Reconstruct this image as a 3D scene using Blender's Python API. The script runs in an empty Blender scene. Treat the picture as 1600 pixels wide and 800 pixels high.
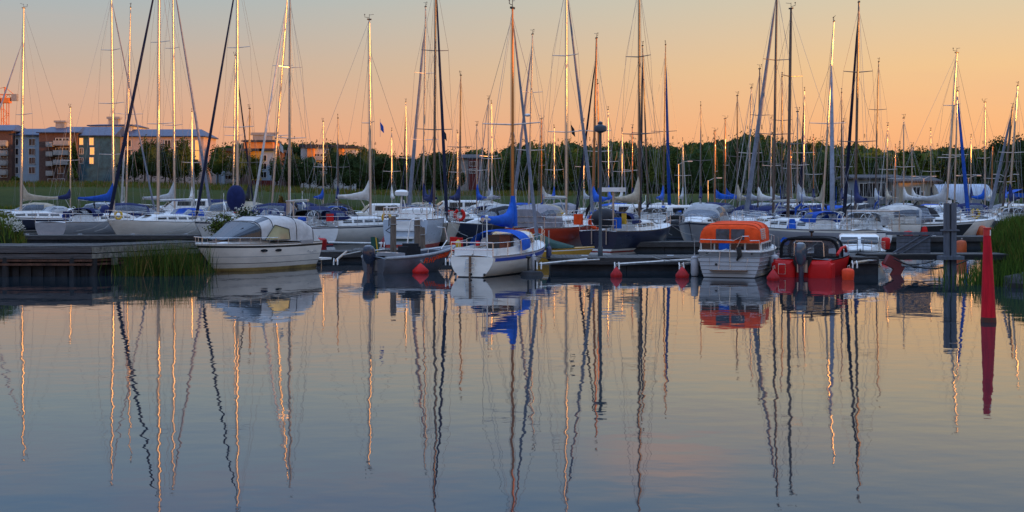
import bpy, math, random
from mathutils import Vector, Matrix
random.seed(7)
S = bpy.context.scene
COL = S.collection
PI = math.pi
# ------------------------------------------------------------------ camera
H_EYE, FPX, HOR = 2.7, 2000.0, 303.0
cam_d = bpy.data.cameras.new('camera'); cam = bpy.data.objects.new('camera', cam_d); COL.objects.link(cam)
cam.location = (0, 0, H_EYE); cam.rotation_euler = (PI/2, 0, 0)
cam_d.sensor_width = 36; cam_d.lens = FPX/1600*36; cam_d.shift_y = -(400-HOR)/1600
cam_d.clip_start = 0.3; cam_d.clip_end = 6000
S.camera = cam
# ------------------------------------------------------------------ sky and sun
SUN_AZ, SUN_EL = math.radians(110), math.radians(2.6)      # azimuth clockwise from +y
SKY_GAIN = 1.0
w = bpy.data.worlds.new('World'); S.world = w; w.use_nodes = True
nt = w.node_tree; nt.nodes.clear()
def wn(t, **k):
    n = nt.nodes.new(t)
    for a, b in k.items(): setattr(n, a, b)
    return n
def wl_(a, b): nt.links.new(a, b)
out = wn('ShaderNodeOutputWorld'); addn = wn('ShaderNodeAddShader'); wl_(addn.outputs[0], out.inputs[0])
nish = wn('ShaderNodeTexSky', sky_type='NISHITA', sun_disc=False)
nish.sun_elevation = SUN_EL; nish.sun_rotation = SUN_AZ; nish.dust_density = 1.5
bg1 = wn('ShaderNodeBackground'); bg1.inputs[1].default_value = 0.022
wl_(nish.outputs[0], bg1.inputs[0]); wl_(bg1.outputs[0], addn.inputs[0])
tc = wn('ShaderNodeTexCoord'); sep = wn('ShaderNodeSeparateXYZ'); wl_(tc.outputs['Generated'], sep.inputs[0])
def ramp(stops):
    r = wn('ShaderNodeValToRGB'); e = r.color_ramp.elements
    while len(e) < len(stops): e.new(0.5)
    for i, (p, c) in enumerate(stops): e[i].position = p; e[i].color = (*c, 1)
    return r
def lin(r, g, b):
    f = lambda v: (v/255/12.92) if v/255 <= .04045 else ((v/255+.055)/1.055)**2.4
    return (f(r), f(g), f(b))
# the dusk sky by height above the horizon (z of the direction), away from the sun and towards it
mz = wn('ShaderNodeMath', operation='MULTIPLY'); mz.inputs[1].default_value = 1.0; wl_(sep.outputs[2], mz.inputs[0])
away = ramp([(0.0, lin(217,146,118)), (.045, lin(212,156,128)), (.095, lin(184,162,148)), (.15, lin(155,168,174)), (.25, lin(116,150,190)), (.5, lin(146,172,212)), (1.0, lin(148,174,216))])
near = ramp([(0.0, lin(232,152,112)), (.045, lin(241,174,120)), (.095, lin(232,188,136)), (.15, lin(208,192,162)), (.25, lin(138,160,184)), (.5, lin(150,172,208)), (1.0, lin(148,174,216))])
wl_(mz.outputs[0], away.inputs[0]); wl_(mz.outputs[0], near.inputs[0])
mx = wn('ShaderNodeMapRange', interpolation_type='SMOOTHSTEP'); mx.inputs[1].default_value = -.42; mx.inputs[2].default_value = .45
wl_(sep.outputs[0], mx.inputs[0])
mix = wn('ShaderNodeMix', data_type='RGBA'); wl_(mx.outputs[0], mix.inputs[0]); wl_(away.outputs[0], mix.inputs[6]); wl_(near.outputs[0], mix.inputs[7])
# thin stretched clouds
mp = wn('ShaderNodeMapping'); mp.inputs['Scale'].default_value = (2.2, 2.2, 17); mp.inputs['Rotation'].default_value = (0, .07, 0); wl_(tc.outputs['Generated'], mp.inputs[0])
cn = wn('ShaderNodeTexNoise'); cn.inputs['Scale'].default_value = 1.6; cn.inputs['Detail'].default_value = 5; cn.inputs['Roughness'].default_value = .55; wl_(mp.outputs[0], cn.inputs[0])
cm = wn('ShaderNodeMapRange', interpolation_type='SMOOTHSTEP'); cm.inputs[1].default_value = .5; cm.inputs[2].default_value = .78; cm.inputs[4].default_value = .2; wl_(cn.outputs[0], cm.inputs[0])
mix2 = wn('ShaderNodeMix', data_type='RGBA'); wl_(cm.outputs[0], mix2.inputs[0]); wl_(mix.outputs[2], mix2.inputs[6]); mix2.inputs[7].default_value = (*lin(214,164,140), 1)
zb = wn('ShaderNodeMapRange', interpolation_type='SMOOTHSTEP'); zb.inputs[1].default_value = .26; zb.inputs[2].default_value = .7; zb.inputs[3].default_value = SKY_GAIN; zb.inputs[4].default_value = SKY_GAIN*2.3; wl_(sep.outputs[2], zb.inputs[0])
vs = wn('ShaderNodeVectorMath', operation='SUBTRACT'); vs.inputs[1].default_value = (.115, .97, .205); wl_(tc.outputs['Generated'], vs.inputs[0])
vm = wn('ShaderNodeMapping'); vm.inputs['Rotation'].default_value = (0, .22, 0); vm.inputs['Scale'].default_value = (12, 1, 34); wl_(vs.outputs[0], vm.inputs[0])
vl = wn('ShaderNodeVectorMath', operation='LENGTH'); wl_(vm.outputs[0], vl.inputs[0])
vr = wn('ShaderNodeMapRange', interpolation_type='SMOOTHSTEP'); vr.inputs[1].default_value = 1.0; vr.inputs[2].default_value = .1; vr.inputs[3].default_value = 0; vr.inputs[4].default_value = 1; wl_(vl.outputs[1], vr.inputs[0])
vx = wn('ShaderNodeMath', operation='MULTIPLY'); wl_(vr.outputs[0], vx.inputs[0]); wl_(cn.outputs[0], vx.inputs[1])
mix3 = wn('ShaderNodeMix', data_type='RGBA'); wl_(vx.outputs[0], mix3.inputs[0]); wl_(mix2.outputs[2], mix3.inputs[6]); mix3.inputs[7].default_value = (*lin(226,180,158), 1); mix2 = mix3
bg2 = wn('ShaderNodeBackground'); wl_(zb.outputs[0], bg2.inputs[1]); wl_(mix2.outputs[2], bg2.inputs[0]); wl_(bg2.outputs[0], addn.inputs[1])
sl = bpy.data.lights.new('sun', 'SUN'); sl.energy = 5.0; sl.angle = math.radians(.5); sl.color = (1, .38, .075)
sun = bpy.data.objects.new('sun', sl); COL.objects.link(sun)
sd = Vector((math.sin(SUN_AZ)*math.cos(SUN_EL), math.cos(SUN_AZ)*math.cos(SUN_EL), math.sin(SUN_EL)))
sun.rotation_euler = sd.to_track_quat('Z', 'Y').to_euler()
S.view_settings.view_transform = 'Standard'; S.view_settings.look = 'None'
S.view_settings.exposure = 0.12; S.view_settings.gamma = 1; S.view_settings.use_curve_mapping = False
try:
    S.cycles.use_denoising = True; S.cycles.max_bounces = 6; S.cycles.transparent_max_bounces = 12
except Exception: pass
# ------------------------------------------------------------------ helpers
def dist(wl): return H_EYE*FPX/(wl-HOR)
def W(px, wl, z=0.0):
    D = dist(wl); return Vector(((px-800)/FPX*D, D, z))
def at(px, py, D): return Vector(((px-800)/FPX*D, D, H_EYE+(HOR-py)/FPX*D))
MATS = {}
def mat(name, col, rough=.5, metal=0.0, noise=.12, nscale=3.0, bump=0.0, alpha=1.0, coat=0.0, stretch=(1,1,1), col2=None, emit=None, estr=0):
    if name in MATS: return MATS[name]
    m = bpy.data.materials.new(name); m.use_nodes = True; t = m.node_tree; b = t.nodes['Principled BSDF']
    if name.startswith(('leaves', 'grass', 'reed', 'dry')): b.inputs['Specular IOR Level'].default_value = .05
    if name.startswith(('red_', 'spar', 'canvas')): b.inputs['Specular IOR Level'].default_value = .25
    b.inputs['Roughness'].default_value = rough; b.inputs['Metallic'].default_value = metal
    if alpha < 1: b.inputs['Alpha'].default_value = alpha
    if coat: b.inputs['Coat Weight'].default_value = coat
    tcn = t.nodes.new('ShaderNodeTexCoord'); mpn = t.nodes.new('ShaderNodeMapping'); mpn.inputs['Scale'].default_value = stretch
    t.links.new(tcn.outputs['Object'], mpn.inputs[0])
    n = t.nodes.new('ShaderNodeTexNoise'); n.inputs['Scale'].default_value = nscale; n.inputs['Detail'].default_value = 5; n.inputs['Roughness'].default_value = .65
    t.links.new(mpn.outputs[0], n.inputs[0])
    c2 = col2 or tuple(c*(1-2*noise) for c in col)
    r = t.nodes.new('ShaderNodeMapRange'); r.inputs[1].default_value = .35; r.inputs[2].default_value = .68; t.links.new(n.outputs[0], r.inputs[0])
    mxn = t.nodes.new('ShaderNodeMix'); mxn.data_type = 'RGBA'; mxn.inputs[6].default_value = (*col, 1); mxn.inputs[7].default_value = (*c2, 1)
    t.links.new(r.outputs[0], mxn.inputs[0]); t.links.new(mxn.outputs[2], b.inputs['Base Color'])
    rr = t.nodes.new('ShaderNodeMapRange'); rr.inputs[3].default_value = max(rough-.08, .02); rr.inputs[4].default_value = min(rough+.12, 1); t.links.new(n.outputs[0], rr.inputs[0]); t.links.new(rr.outputs[0], b.inputs['Roughness'])
    if bump:
        bn = t.nodes.new('ShaderNodeBump'); bn.inputs['Strength'].default_value = bump; bn.inputs['Distance'].default_value = .03
        t.links.new(n.outputs[0], bn.inputs['Height']); t.links.new(bn.outputs[0], b.inputs['Normal'])
    if emit:
        b.inputs['Emission Color'].default_value = (*emit, 1); b.inputs['Emission Strength'].default_value = estr
    MATS[name] = m; return m
class MB:
    def __init__(s): s.v = []; s.f = []; s.m = []
    def face(s, idx, m=0): s.f.append(idx); s.m.append(m)
    def poly(s, pts, m=0):
        b = len(s.v); s.v += [Vector(p) for p in pts]; s.face(list(range(b, b+len(pts))), m)
    def box(s, c, size, rot=0.0, m=0, taper=1.0):
        c = Vector(c); R = Matrix.Rotation(rot, 3, 'Z'); b = len(s.v)
        for z in (-.5, .5):
            k = taper if z > 0 else 1
            for x, y in ((-.5,-.5),(.5,-.5),(.5,.5),(-.5,.5)): s.v.append(c + R @ Vector((x*size[0]*k, y*size[1]*k, z*size[2])))
        for q in ((3,2,1,0),(4,5,6,7),(0,1,5,4),(1,2,6,5),(2,3,7,6),(3,0,4,7)): s.face([b+i for i in q], m)
        return s
    def tube(s, pts, r, n=8, m=0, cap=True, sq=1.0):
        pts = [Vector(p) for p in pts]; rs = r if isinstance(r, (list, tuple)) else [r]*len(pts); rings = []
        for i, p in enumerate(pts):
            d = (pts[min(i+1, len(pts)-1)]-pts[max(i-1, 0)])
            if d.length < 1e-9: d = Vector((0,0,1))
            d.normalize(); a = Vector((0,1,0)) if abs(d.y) < .9 else Vector((1,0,0))
            u = d.cross(a).normalized(); v = d.cross(u); b = len(s.v)
            for k in range(n):
                t = 2*PI*k/n; s.v.append(p + u*math.cos(t)*rs[i] + v*math.sin(t)*rs[i]*sq)
            rings.append(b)
        for a, b in zip(rings, rings[1:]):
            for k in range(n): s.face([a+k, a+(k+1)%n, b+(k+1)%n, b+k], m)
        if cap: s.face([rings[0]+k for k in range(n)][::-1], m); s.face([rings[-1]+k for k in range(n)], m)
        return s
    def loft(s, secs, closed=True, caps=(True, True), mf=None, skip=None):
        b0 = len(s.v); n = len(secs[0])
        for sec in secs: s.v += [Vector(p) for p in sec]
        for i in range(len(secs)-1):
            for k in range(n if closed else n-1):
                if skip and skip(i, k): continue
                a = b0+i*n; s.face([a+k, a+(k+1)%n, a+n+(k+1)%n, a+n+k], mf(i, k) if mf else 0)
        if caps[0]: s.face([b0+k for k in range(n)][::-1], mf(0, -1) if mf else 0)
        if caps[1]: s.face([b0+(len(secs)-1)*n+k for k in range(n)], mf(len(secs)-2, -2) if mf else 0)
        return s
    def lathe(s, prof, n=16, c=(0,0,0), m=0):
        c = Vector(c); s.loft([[c+Vector((r*math.cos(2*PI*k/n), r*math.sin(2*PI*k/n), z)) for k in range(n)] for r, z in prof], True, (True, True), (lambda i, k: m)); return s
    def ball(s, c, r, n=10, sz=1.0, m=0, jit=0.0, sx=1.0):
        c = Vector(c); secs = []
        for i in range(1, n):
            a = PI*i/n; sec = []
            for k in range(n+2):
                t = 2*PI*k/(n+2); q = 1+random.uniform(-jit, jit)
                sec.append(c+Vector((r*sx*math.sin(a)*math.cos(t)*q, r*math.sin(a)*math.sin(t)*q, r*sz*math.cos(a)*q)))
            secs.append(sec)
        s.loft(secs, True, (True, True), lambda i, k: m); return s
    def build(s, name, mats, parent=None, smooth=40):
        if not isinstance(mats, (list, tuple)): mats = [mats]
        me = bpy.data.meshes.new(name); me.from_pydata([tuple(v) for v in s.v], [], s.f)
        for mm in mats: me.materials.append(mm)
        if len(mats) > 1: me.polygons.foreach_set('material_index', s.m)
        me.update()
        if smooth:
            me.polygons.foreach_set('use_smooth', [True]*len(me.polygons)); me.set_sharp_from_angle(angle=math.radians(smooth))
        o = bpy.data.objects.new(name, me); COL.objects.link(o)
        if parent: o.parent = parent
        return o
def tag(o, label=None, cat=None, group=None, kind=None):
    if label: o['label'] = label
    if cat: o['category'] = cat
    if group: o['group'] = group
    if kind: o['kind'] = kind
    return o
def thing(name, label, cat, loc, rz=0.0, group=None):
    o = bpy.data.objects.new(name, None); COL.objects.link(o); o.empty_display_size = .3
    o.location = loc; o.rotation_euler = (0, 0, rz); return tag(o, label, cat, group)
def gel(key, c, r=.28): return mat('gelcoat_'+key, c, r, 0, .10, 1.3, coat=.3, stretch=(1,1,3))
def cloth(key, c): return mat('canvas_'+key, c, .85, 0, .18, 3.5, bump=.5)
WHITE = gel('white', (.76,.76,.74)); CREAM = gel('cream', (.70,.66,.56)); GREY = gel('grey', (.30,.31,.33)); NAVYG = gel('navy', (.012,.018,.045)); BLACKG = gel('black', (.012,.012,.014))
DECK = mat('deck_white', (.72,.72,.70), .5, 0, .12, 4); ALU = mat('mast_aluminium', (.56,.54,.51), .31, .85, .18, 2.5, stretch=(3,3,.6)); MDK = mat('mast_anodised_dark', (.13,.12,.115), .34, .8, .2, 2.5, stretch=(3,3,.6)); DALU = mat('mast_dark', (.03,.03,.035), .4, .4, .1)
WOODSUN = mat('mast_varnish_and_sunlit', (.42,.16,.04), .30, .3, .2, 4, coat=.5, stretch=(4,4,.3)); STEEL = mat('stainless', (.62,.62,.62), .25, .9, .05)  # varnish orange; on distant masts it paints in the low sunlight
WIRE = mat('wire', (.22,.22,.23), .4, .6, .05); GLASS = mat('dark_glass', (.012,.015,.02), .06, 0, .05); VINYL = mat('vinyl_window', (.11,.14,.19), .16, 0, .25, 2.0, alpha=.72, bump=.25)
RUBBER = mat('black_rubber', (.012,.012,.013), .55, 0, .1); ANTIRED = mat('antifouling_red', (.30,.03,.02), .6); ANTIBLK = mat('antifouling_black', (.015,.016,.02), .6)
TEAK = mat('teak', (.20,.11,.06), .6, 0, .2, 6); ROPE = mat('rope', (.30,.29,.27), .8); SAILC = cloth('white_sail', (.58,.56,.52))
NAVY = cloth('navy', (.010,.018,.085)); BLUE = cloth('blue', (.012,.07,.36)); BRIGHT = cloth('bright_blue', (.012,.10,.50)); BEIGE = cloth('beige', (.42,.36,.27)); GREYC = cloth('grey', (.28,.27,.30)); DKGREY = cloth('charcoal', (.02,.021,.026))
BLACKC = cloth('black', (.010,.010,.012)); ORANGEC = cloth('orange', (.92,.085,.014)); LGREY = cloth('light_grey', (.40,.41,.42)); REDP = mat('red_plastic', (.60,.012,.01), .55, 0, .15, 2); YEL = mat('yellow_plastic', (.60,.36,.02), .5, 0, .15, 3)
FURLG = cloth('furled_grey', (.24,.27,.34)); FURLN = cloth('furled_navy', (.010,.014,.04)); FURLW = cloth('furled_white', (.48,.48,.47)); FURLB = cloth('furled_blue', (.01,.06,.30))
CLOTHS = dict(navy=NAVY, blue=BLUE, bright=BRIGHT, beige=BEIGE, grey=GREYC, charcoal=DKGREY, white=SAILC, orange=ORANGEC, black=BLACKC, lgrey=LGREY)
FURL = dict(g=FURLG, n=FURLN, w=FURLW, b=FURLB)
# ------------------------------------------------------------------ boat pieces
class Hull:
    """shape of a hull in its own frame: x forward, origin amidships on the waterline"""
    def __init__(s, L, B, Fb, Fs, tw=.7, rake=.5, flare=.35, wide=.45, stern=0.0, dip=.06, rnd=.12):
        s.rnd = rnd
        s.L, s.B, s.Fb, s.Fs, s.tw, s.rake, s.flare, s.wide, s.stern, s.dip = L, B, Fb, Fs, tw, rake, flare, wide, stern, dip
    def hb(s, t):
        w_ = s.wide
        if t < w_: return s.B/2*(s.tw+(1-s.tw)*math.sin(PI/2*t/w_))
        q = (t-w_)/(1-w_); return max(s.B/2*(1-q**2.1)**.85, .02)
    def sheer(s, t): return s.Fs+(s.Fb-s.Fs)*t**1.7-s.dip*math.sin(PI*t)
    def pt(s, t, v, side=1):
        b = s.hb(t); zs = s.sheer(t)
        if v >= 0:
            k = s.flare*(.25+.75*max(0, (t-.35)/.65)**1.5); wdt = b*(1-k*(1-v)**1.6)*(1-s.rnd*(1-v)**2.5); z = zs*v
        else:
            q = -v; k = s.flare*(.25+.75*max(0, (t-.35)/.65)**1.5); wdt = b*(1-k)*(1-s.rnd)*math.sqrt(max(1-q**1.6, 0)); z = -.38*q*(1-.6*t**3)
        x = -s.L/2+t*s.L-s.rake*(1-max(v, -.6))*max(0, (t-.55)/.45)**1.6 + s.stern*(1-max(v, 0))*max(0, 1-t/.15)
        return Vector((x, side*wdt, z))
    def build(s, parent, mats, levels=None, n=22, name='hull'):
        """mats: topside, sheer stripe, boot top, bottom"""
        lv = levels or [(1,0),(.97,0),(.90,1),(.82,0),(.6,0),(.35,0),(.14,0),(.04,2),(-.02,3),(-.3,3),(-.7,3),(-1,3)]
        secs = []
        ts = [1-(1-i/n)**1.25 for i in range(n+1)]
        for t in ts:
            sec = [s.pt(t, v, 1) for v, _ in lv]+[s.pt(t, v, -1) for v, _ in reversed(lv[:-1])]; secs.append(sec)
        K = len(lv)
        def mf(i, k):
            if k < 0: return 0
            kk = k if k < K-1 else 2*(K-1)-1-k
            return lv[kk+1][1] if kk+1 < K else 3
        b = MB(); b.loft(secs, False, (False, False), mf)
        # transom as strips so the colour bands run round it
        for k in range(K-1):
            v0, v1 = lv[k][0], lv[k+1][0]
            a, c = s.pt(0, v0), s.pt(0, v1)
            b.poly([s.pt(0, v0, 1), s.pt(0, v1, 1), s.pt(0, v1, -1), s.pt(0, v0, -1)] if c.y > 1e-4 else [s.pt(0, v0, 1), s.pt(0, v1, 1), s.pt(0, v0, -1)], lv[k+1][1])
        return b.build(name, mats, parent, 35)
    def deck(s, parent, m, cockpit=None, depth=.35, camber=.06, name='deck', rail=.05, n=22):
        b = MB(); secs = []; U = [-1,-.985,-.95,-.6,-.58,-.3,0,.3,.58,.6,.95,.985,1]
        ts = sorted(set([i/n for i in range(n+1)] + ([cockpit[0]-.003, cockpit[0], cockpit[1], cockpit[1]+.003] if cockpit else [])))
        for t in ts:
            sec = []
            for u in U:
                p = s.pt(t, 1, 1); z = p.z+camber*(1-u*u)+(rail if abs(u) > .97 else 0)-.01
                if cockpit and cockpit[0]-1e-6 <= t <= cockpit[1]+1e-6 and abs(u) < .59: z = p.z-depth
                sec.append(Vector((p.x, u*p.y*(1.0 if abs(u) < 1 else 1.004), z)))
            secs.append(sec)
        b.loft(secs, False, (False, False)); return b.build(name, m, parent, 30)
    def stripe(s, parent, name, m, v0, v1, t0, t1, off=.006, sides=(1,-1), n=16):
        b = MB()
        for sd_ in sides:
            secs = []
            for i in range(n+1):
                t = t0+(t1-t0)*i/n; a, c = s.pt(t, v0, sd_), s.pt(t, v1, sd_)
                secs.append([a+Vector((0, sd_*off, 0)), c+Vector((0, sd_*off, 0)), c-Vector((0, sd_*.01, 0)), a-Vector((0, sd_*.01, 0))])
            b.loft(secs)
        return b.build(name, m, parent)
    def rail(s, parent, t0, t1, h=.6, name='guard_rail', r=.012, posts=6, bow=False, stern=False, wires=(1,.5), inset=.97, m=None):
        b = MB(); sides = (1,-1)
        def P(t, sd_, z): p = s.pt(t, 1, sd_); return Vector((p.x, p.y*inset, p.z+z))
        for sd_ in sides:
            for i in range(posts):
                t = t0+(t1-t0)*i/(posts-1); b.tube([P(t, sd_, 0), P(t, sd_, h)], r, 5)
            for k in wires: b.tube([P(t0+(t1-t0)*i/14, sd_, h*k) for i in range(15)], r*.6, 4)
        if bow:
            tip = s.pt(1, 1); tip = Vector((tip.x+.06, 0, tip.z))
            for k in (1, .5):
                b.tube([P(t1, 1, h*k), P((t1+1)/2, 1, h*k), tip+Vector((0,.1,h*k*1.05)), tip+Vector((0,-.1,h*k*1.05)), P((t1+1)/2, -1, h*k), P(t1, -1, h*k)], r*1.3, 6)
            for sd_ in sides: b.tube([tip+Vector((-.05, sd_*.1, 0)), tip+Vector((0, sd_*.1, h))], r*1.2, 5)
        if stern:
            for k in (1, .5): b.tube([P(t0, 1, h*k), P(0, 1, h*k), P(0, -1, h*k), P(t0, -1, h*k)], r*1.3, 6)
            for sd_ in sides: b.tube([P(0, sd_, 0), P(0, sd_, h)], r*1.3, 5)
        return b.build(name, m or STEEL, parent)
def cabin(parent, x0, x1, w0, w1, z0, z1, h, nose=.9, m=None, wins=3, glass=None, slope_back=.08, name='cabin', wv=(.35,.78)):
    """trunk cabin: x0 aft end, x1 fore end, half widths w0/w1, deck heights z0/z1, wedge nose"""
    L = x1-x0; N = 12; secs = []
    def S_(f):
        x = x0+L*f; wd = w0+(w1-w0)*f**1.4; zb = z0+(z1-z0)*f
        nf = (1-f)*L/nose; hh = h*min(1, max(nf, 0))**.7 if nf < 1 else h
        if f*L < slope_back: hh *= .9
        return x, wd, zb, max(hh, .012)
    def side(f, s_, sd_):
        x, wd, zb, hh = S_(f); return Vector((x, sd_*wd*(1-.13*s_), zb+hh*s_*.88))
    for i in range(N+1):
        f = i/N; x, wd, zb, hh = S_(f); sec = [(x, wd, zb-.05)]
        for yy, zz in ((1,0),(.93,.55),(.88,.86),(.78,.97),(.4,1.05),(0,1.08),(-.4,1.05),(-.78,.97),(-.88,.86),(-.93,.55),(-1,0)): sec.append((x, wd*yy, zb+hh*zz))
        sec.append((x, -wd, zb-.05)); secs.append(sec)
    b = MB(); b.loft(secs, False, (True, True)); o = b.build(name, m or DECK, parent, 35)
    if wins:
        f0, f1 = .06, max(.2, 1-nose/L*.75); g = glass or GLASS; step = (f1-f0)/wins
        for sd_ in (1, -1):
            for k in range(wins):
                a, c = f0+k*step+step*.10, f0+(k+1)*step-step*.10; wb = MB(); v0, v1 = wv
                q = [side(a, v0, sd_), side(c, v0, sd_), side(c, v1*.95, sd_), side(a, v1, sd_)]
                off = Vector((0, sd_*.022, 0)); wb.loft([[p-off*.8 for p in q], [p+off for p in q]])
                wb.build('window', g, o, 0)
    return o
def arch(x, w_, h, z0, n=14, e=.62):
    pts = []
    for i in range(n+1):
        a = PI*i/n; c, s_ = math.cos(a), math.sin(a)
        pts.append(Vector((x, w_*math.copysign(abs(c)**e, c), z0+h*max(s_, 0)**e)))
    return pts
def canopy(parent, secs, m, glass=None, win=None, name='canopy', e=.62, ends=(False, False), n=14, jit=.012, hoops=True):
    """tent of cloth over hoops: secs = (x, halfwidth, height, z0); win(i,k) picks panes (made as real panes in the openings)"""
    rows = []
    for (x, w_, h, z0) in secs:
        r = arch(x, w_, h, z0, n, e)
        rows.append([p+Vector((random.uniform(-jit, jit), random.uniform(-jit, jit), random.uniform(-jit, jit))) for p in r])
    b = MB(); b.loft(rows, False, ends, None, win); o = b.build(name, m, parent, 45)
    if win:
        todo = {(i, k) for i in range(len(rows)-1) for k in range(n) if win(i, k)}
        while todo:
            q = [todo.pop()]; g = MB()
            while q:
                i, k = q.pop(); g.poly([rows[i][k], rows[i][k+1], rows[i+1][k+1], rows[i+1][k]])
                for c in ((i+1,k),(i-1,k),(i,k+1),(i,k-1)):
                    if c in todo: todo.remove(c); q.append(c)
            g.build('window', glass or VINYL, o, 45)
    return o
def sprayhood(parent, x, z, w_, h, m, glass=None, length=.95, fwd=1, name='sprayhood'):
    return canopy(parent, [(x+fwd*length, w_*.82, .05, z+.02), (x+fwd*length*.55, w_*.97, h*.80, z-.02), (x+fwd*length*.5, w_*.98, h*.86, z-.02), (x, w_, h, z-.05), (x-fwd*.28, w_, h*.92, z-.05)],
                  m, glass, lambda i, k: (i == 0 and k in (3,4,5,8,9,10)) or (i == 2 and k in (1,2,11,12)), name)
def sail_pack(parent, p0, p1, m, tall=1.1, thick=.16, name='sail_cover', flat=False):
    """folded mainsail under its cover along the boom from the mast p0 aft to p1; the cover climbs the mast at p0"""
    p0, p1 = Vector(p0), Vector(p1); d = p1-p0; secs = []; N = 14; u = Vector((0,1,0)) if abs(d.normalized().y) < .9 else Vector((1,0,0)); u = d.cross(Vector((0,0,1))).normalized()
    for i in range(N+1):
        f = i/N; c = p0+d*f; hh = .16+.34*(1-f)**1.3+(tall*max(0, 1-f/.17)**1.25 if not flat else .1*(1-f)); th = thick*(1-.45*f)*(.55+.45*min(1, f/.12))
        sag = -.06*math.sin(PI*f)
        sec = []
        for k in range(12):
            a = 2*PI*k/12; jit = 1+random.uniform(-.10, .10)
            sec.append(c+u*math.cos(a)*th*jit+Vector((0,0, sag+hh*.42+math.sin(a)*hh*.58*(1+random.uniform(-.05,.05)))))
        secs.append(sec)
    b = MB(); b.loft(secs); return b.build(name, m, parent, 70)
def wind_gear(b, p, k=1.0):
    b.tube([p, p+Vector((0,0,.35*k))], .012, 5); b.tube([p+Vector((0,0,.3*k)), p+Vector((.32*k,.05,.36*k))], .012, 5)
    b.tube([p+Vector((.0,0,.12)), p+Vector((-.3*k,0,.14)), p+Vector((-.3*k,0,.26))], .014, 5); b.ball(p+Vector((-.3*k,0,.28)), .035, 5)
def rig(parent, hull, xm, zm, H, lean=(0,0), m=ALU, r=.075, spreaders=2, frac=.97, stay=None, stay_r=.055, boom=True, boom_len=None, boom_h=.95, cover=None, bdir=-1, inmast=False, backstay=True, gear=True, tall=.6, boom_m=None, shrouds=True, sp_len=None):
    base = Vector((xm, 0, zm)); top = Vector((xm+lean[0], lean[1], H))
    up = (top-base)
    def on(f): return base+up*f
    mb = MB(); mb.tube([base, on(.5), on(.85), top], [r, r*.97, r*.85, r*.62], 10, sq=.8); mast = mb.build('mast', m, parent)
    g = MB(); g.box(top+Vector((0,0,.03)), (.24,.09,.07)); wind_gear(g, top, .9) if gear else None; g.build('masthead_fitting', DALU, mast)
    fr = {1: [.48], 2: [.36, .68], 3: [.27, .5, .74]}.get(spreaders, [])
    tips = []
    for f in fr:
        ln = (sp_len or hull.B*.36)*(1-.25*(f > .6)); sp = MB()
        for sd_ in (1, -1):
            t_ = on(f)+Vector((-.12, sd_*ln, .05)); sp.tube([on(f), t_], [.028, .018], 6)
        tips.append((f, ln)); sp.build('spreader', m if m is not WOODSUN else ALU, mast)
    if shrouds:
        sh = MB(); tm = min(max((xm+hull.L/2)/hull.L, 0), 1); ch = hull.pt(tm-.02, 1)
        for sd_ in (1, -1):
            chp = Vector((ch.x-.1, sd_*ch.y*.93, ch.z)); path = [chp]+[on(f)+Vector((-.12, sd_*ln, .05)) for f, ln in tips]+[on(frac)]
            sh.tube(path, .0075, 4)
            if tips: sh.tube([chp+Vector((.25,0,0)), on(tips[0][0]-.01)], .0065, 4); sh.tube([chp+Vector((-.3,0,0)), on(tips[0][0]-.01)], .0065, 4)
            if len(tips) > 1: sh.tube([on(tips[0][0])+Vector((-.12, sd_*tips[0][1], .05)), on(tips[1][0])], .0065, 4)
        if backstay: sh.tube([top, Vector((-hull.L/2+.1, 0, hull.Fs+.1))], .0075, 4)
        sh.tube([on(.96)+Vector((-.09,.03,0)), on(.08)+Vector((-.1,.05,0))], .007, 4); sh.tube([on(.9)+Vector((.11,-.03,0)), on(.1)+Vector((.14,-.04,0))], .007, 4)
        sh.build('rigging', WIRE, mast)
    bowp = Vector((hull.L/2-.15, 0, hull.Fb+.12))
    fs = MB(); tp = on(frac)
    if stay is None: fs.tube([bowp, tp], .009, 4)
    else:
        d = tp-bowp; fs.tube([bowp+d*f for f in (0,.02,.03,.3,.6,.88,.95,1)], [.03,.05,stay_r*1.25,stay_r*1.15,stay_r*.9,stay_r*.6,.02,.012], 8)
    fs.build('forestay' if stay is None else 'furled_sail', WIRE if stay is None else FURL[stay], mast)
    if boom:
        bl = boom_len or hull.L*.36; z_ = zm+boom_h; p0 = on((z_-zm)/up.length)+Vector((bdir*.1, 0, 0)); p1 = p0+Vector((bdir*bl, 0, .05))
        bm = MB(); bm.tube([p0, p1], .07 if not inmast else .085, 8); bm.tube([on(.02)+Vector((bdir*.08,0,0)), p0+Vector((bdir*bl*.28,0,-.02))], .028, 6); bo = bm.build('boom', boom_m or ALU, parent)
        if cover: sail_pack(parent, p0+Vector((0,0,.03)), p1+Vector((0,0,.0)), CLOTHS[cover], tall)
        tl = MB(); tl.tube([p1, Vector((p1.x, 0, hull.Fs+.25))], .012, 4); tl.tube([p1, on(.97)], .006, 4); tl.build('sheet', ROPE, bo)
    return mast
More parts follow.
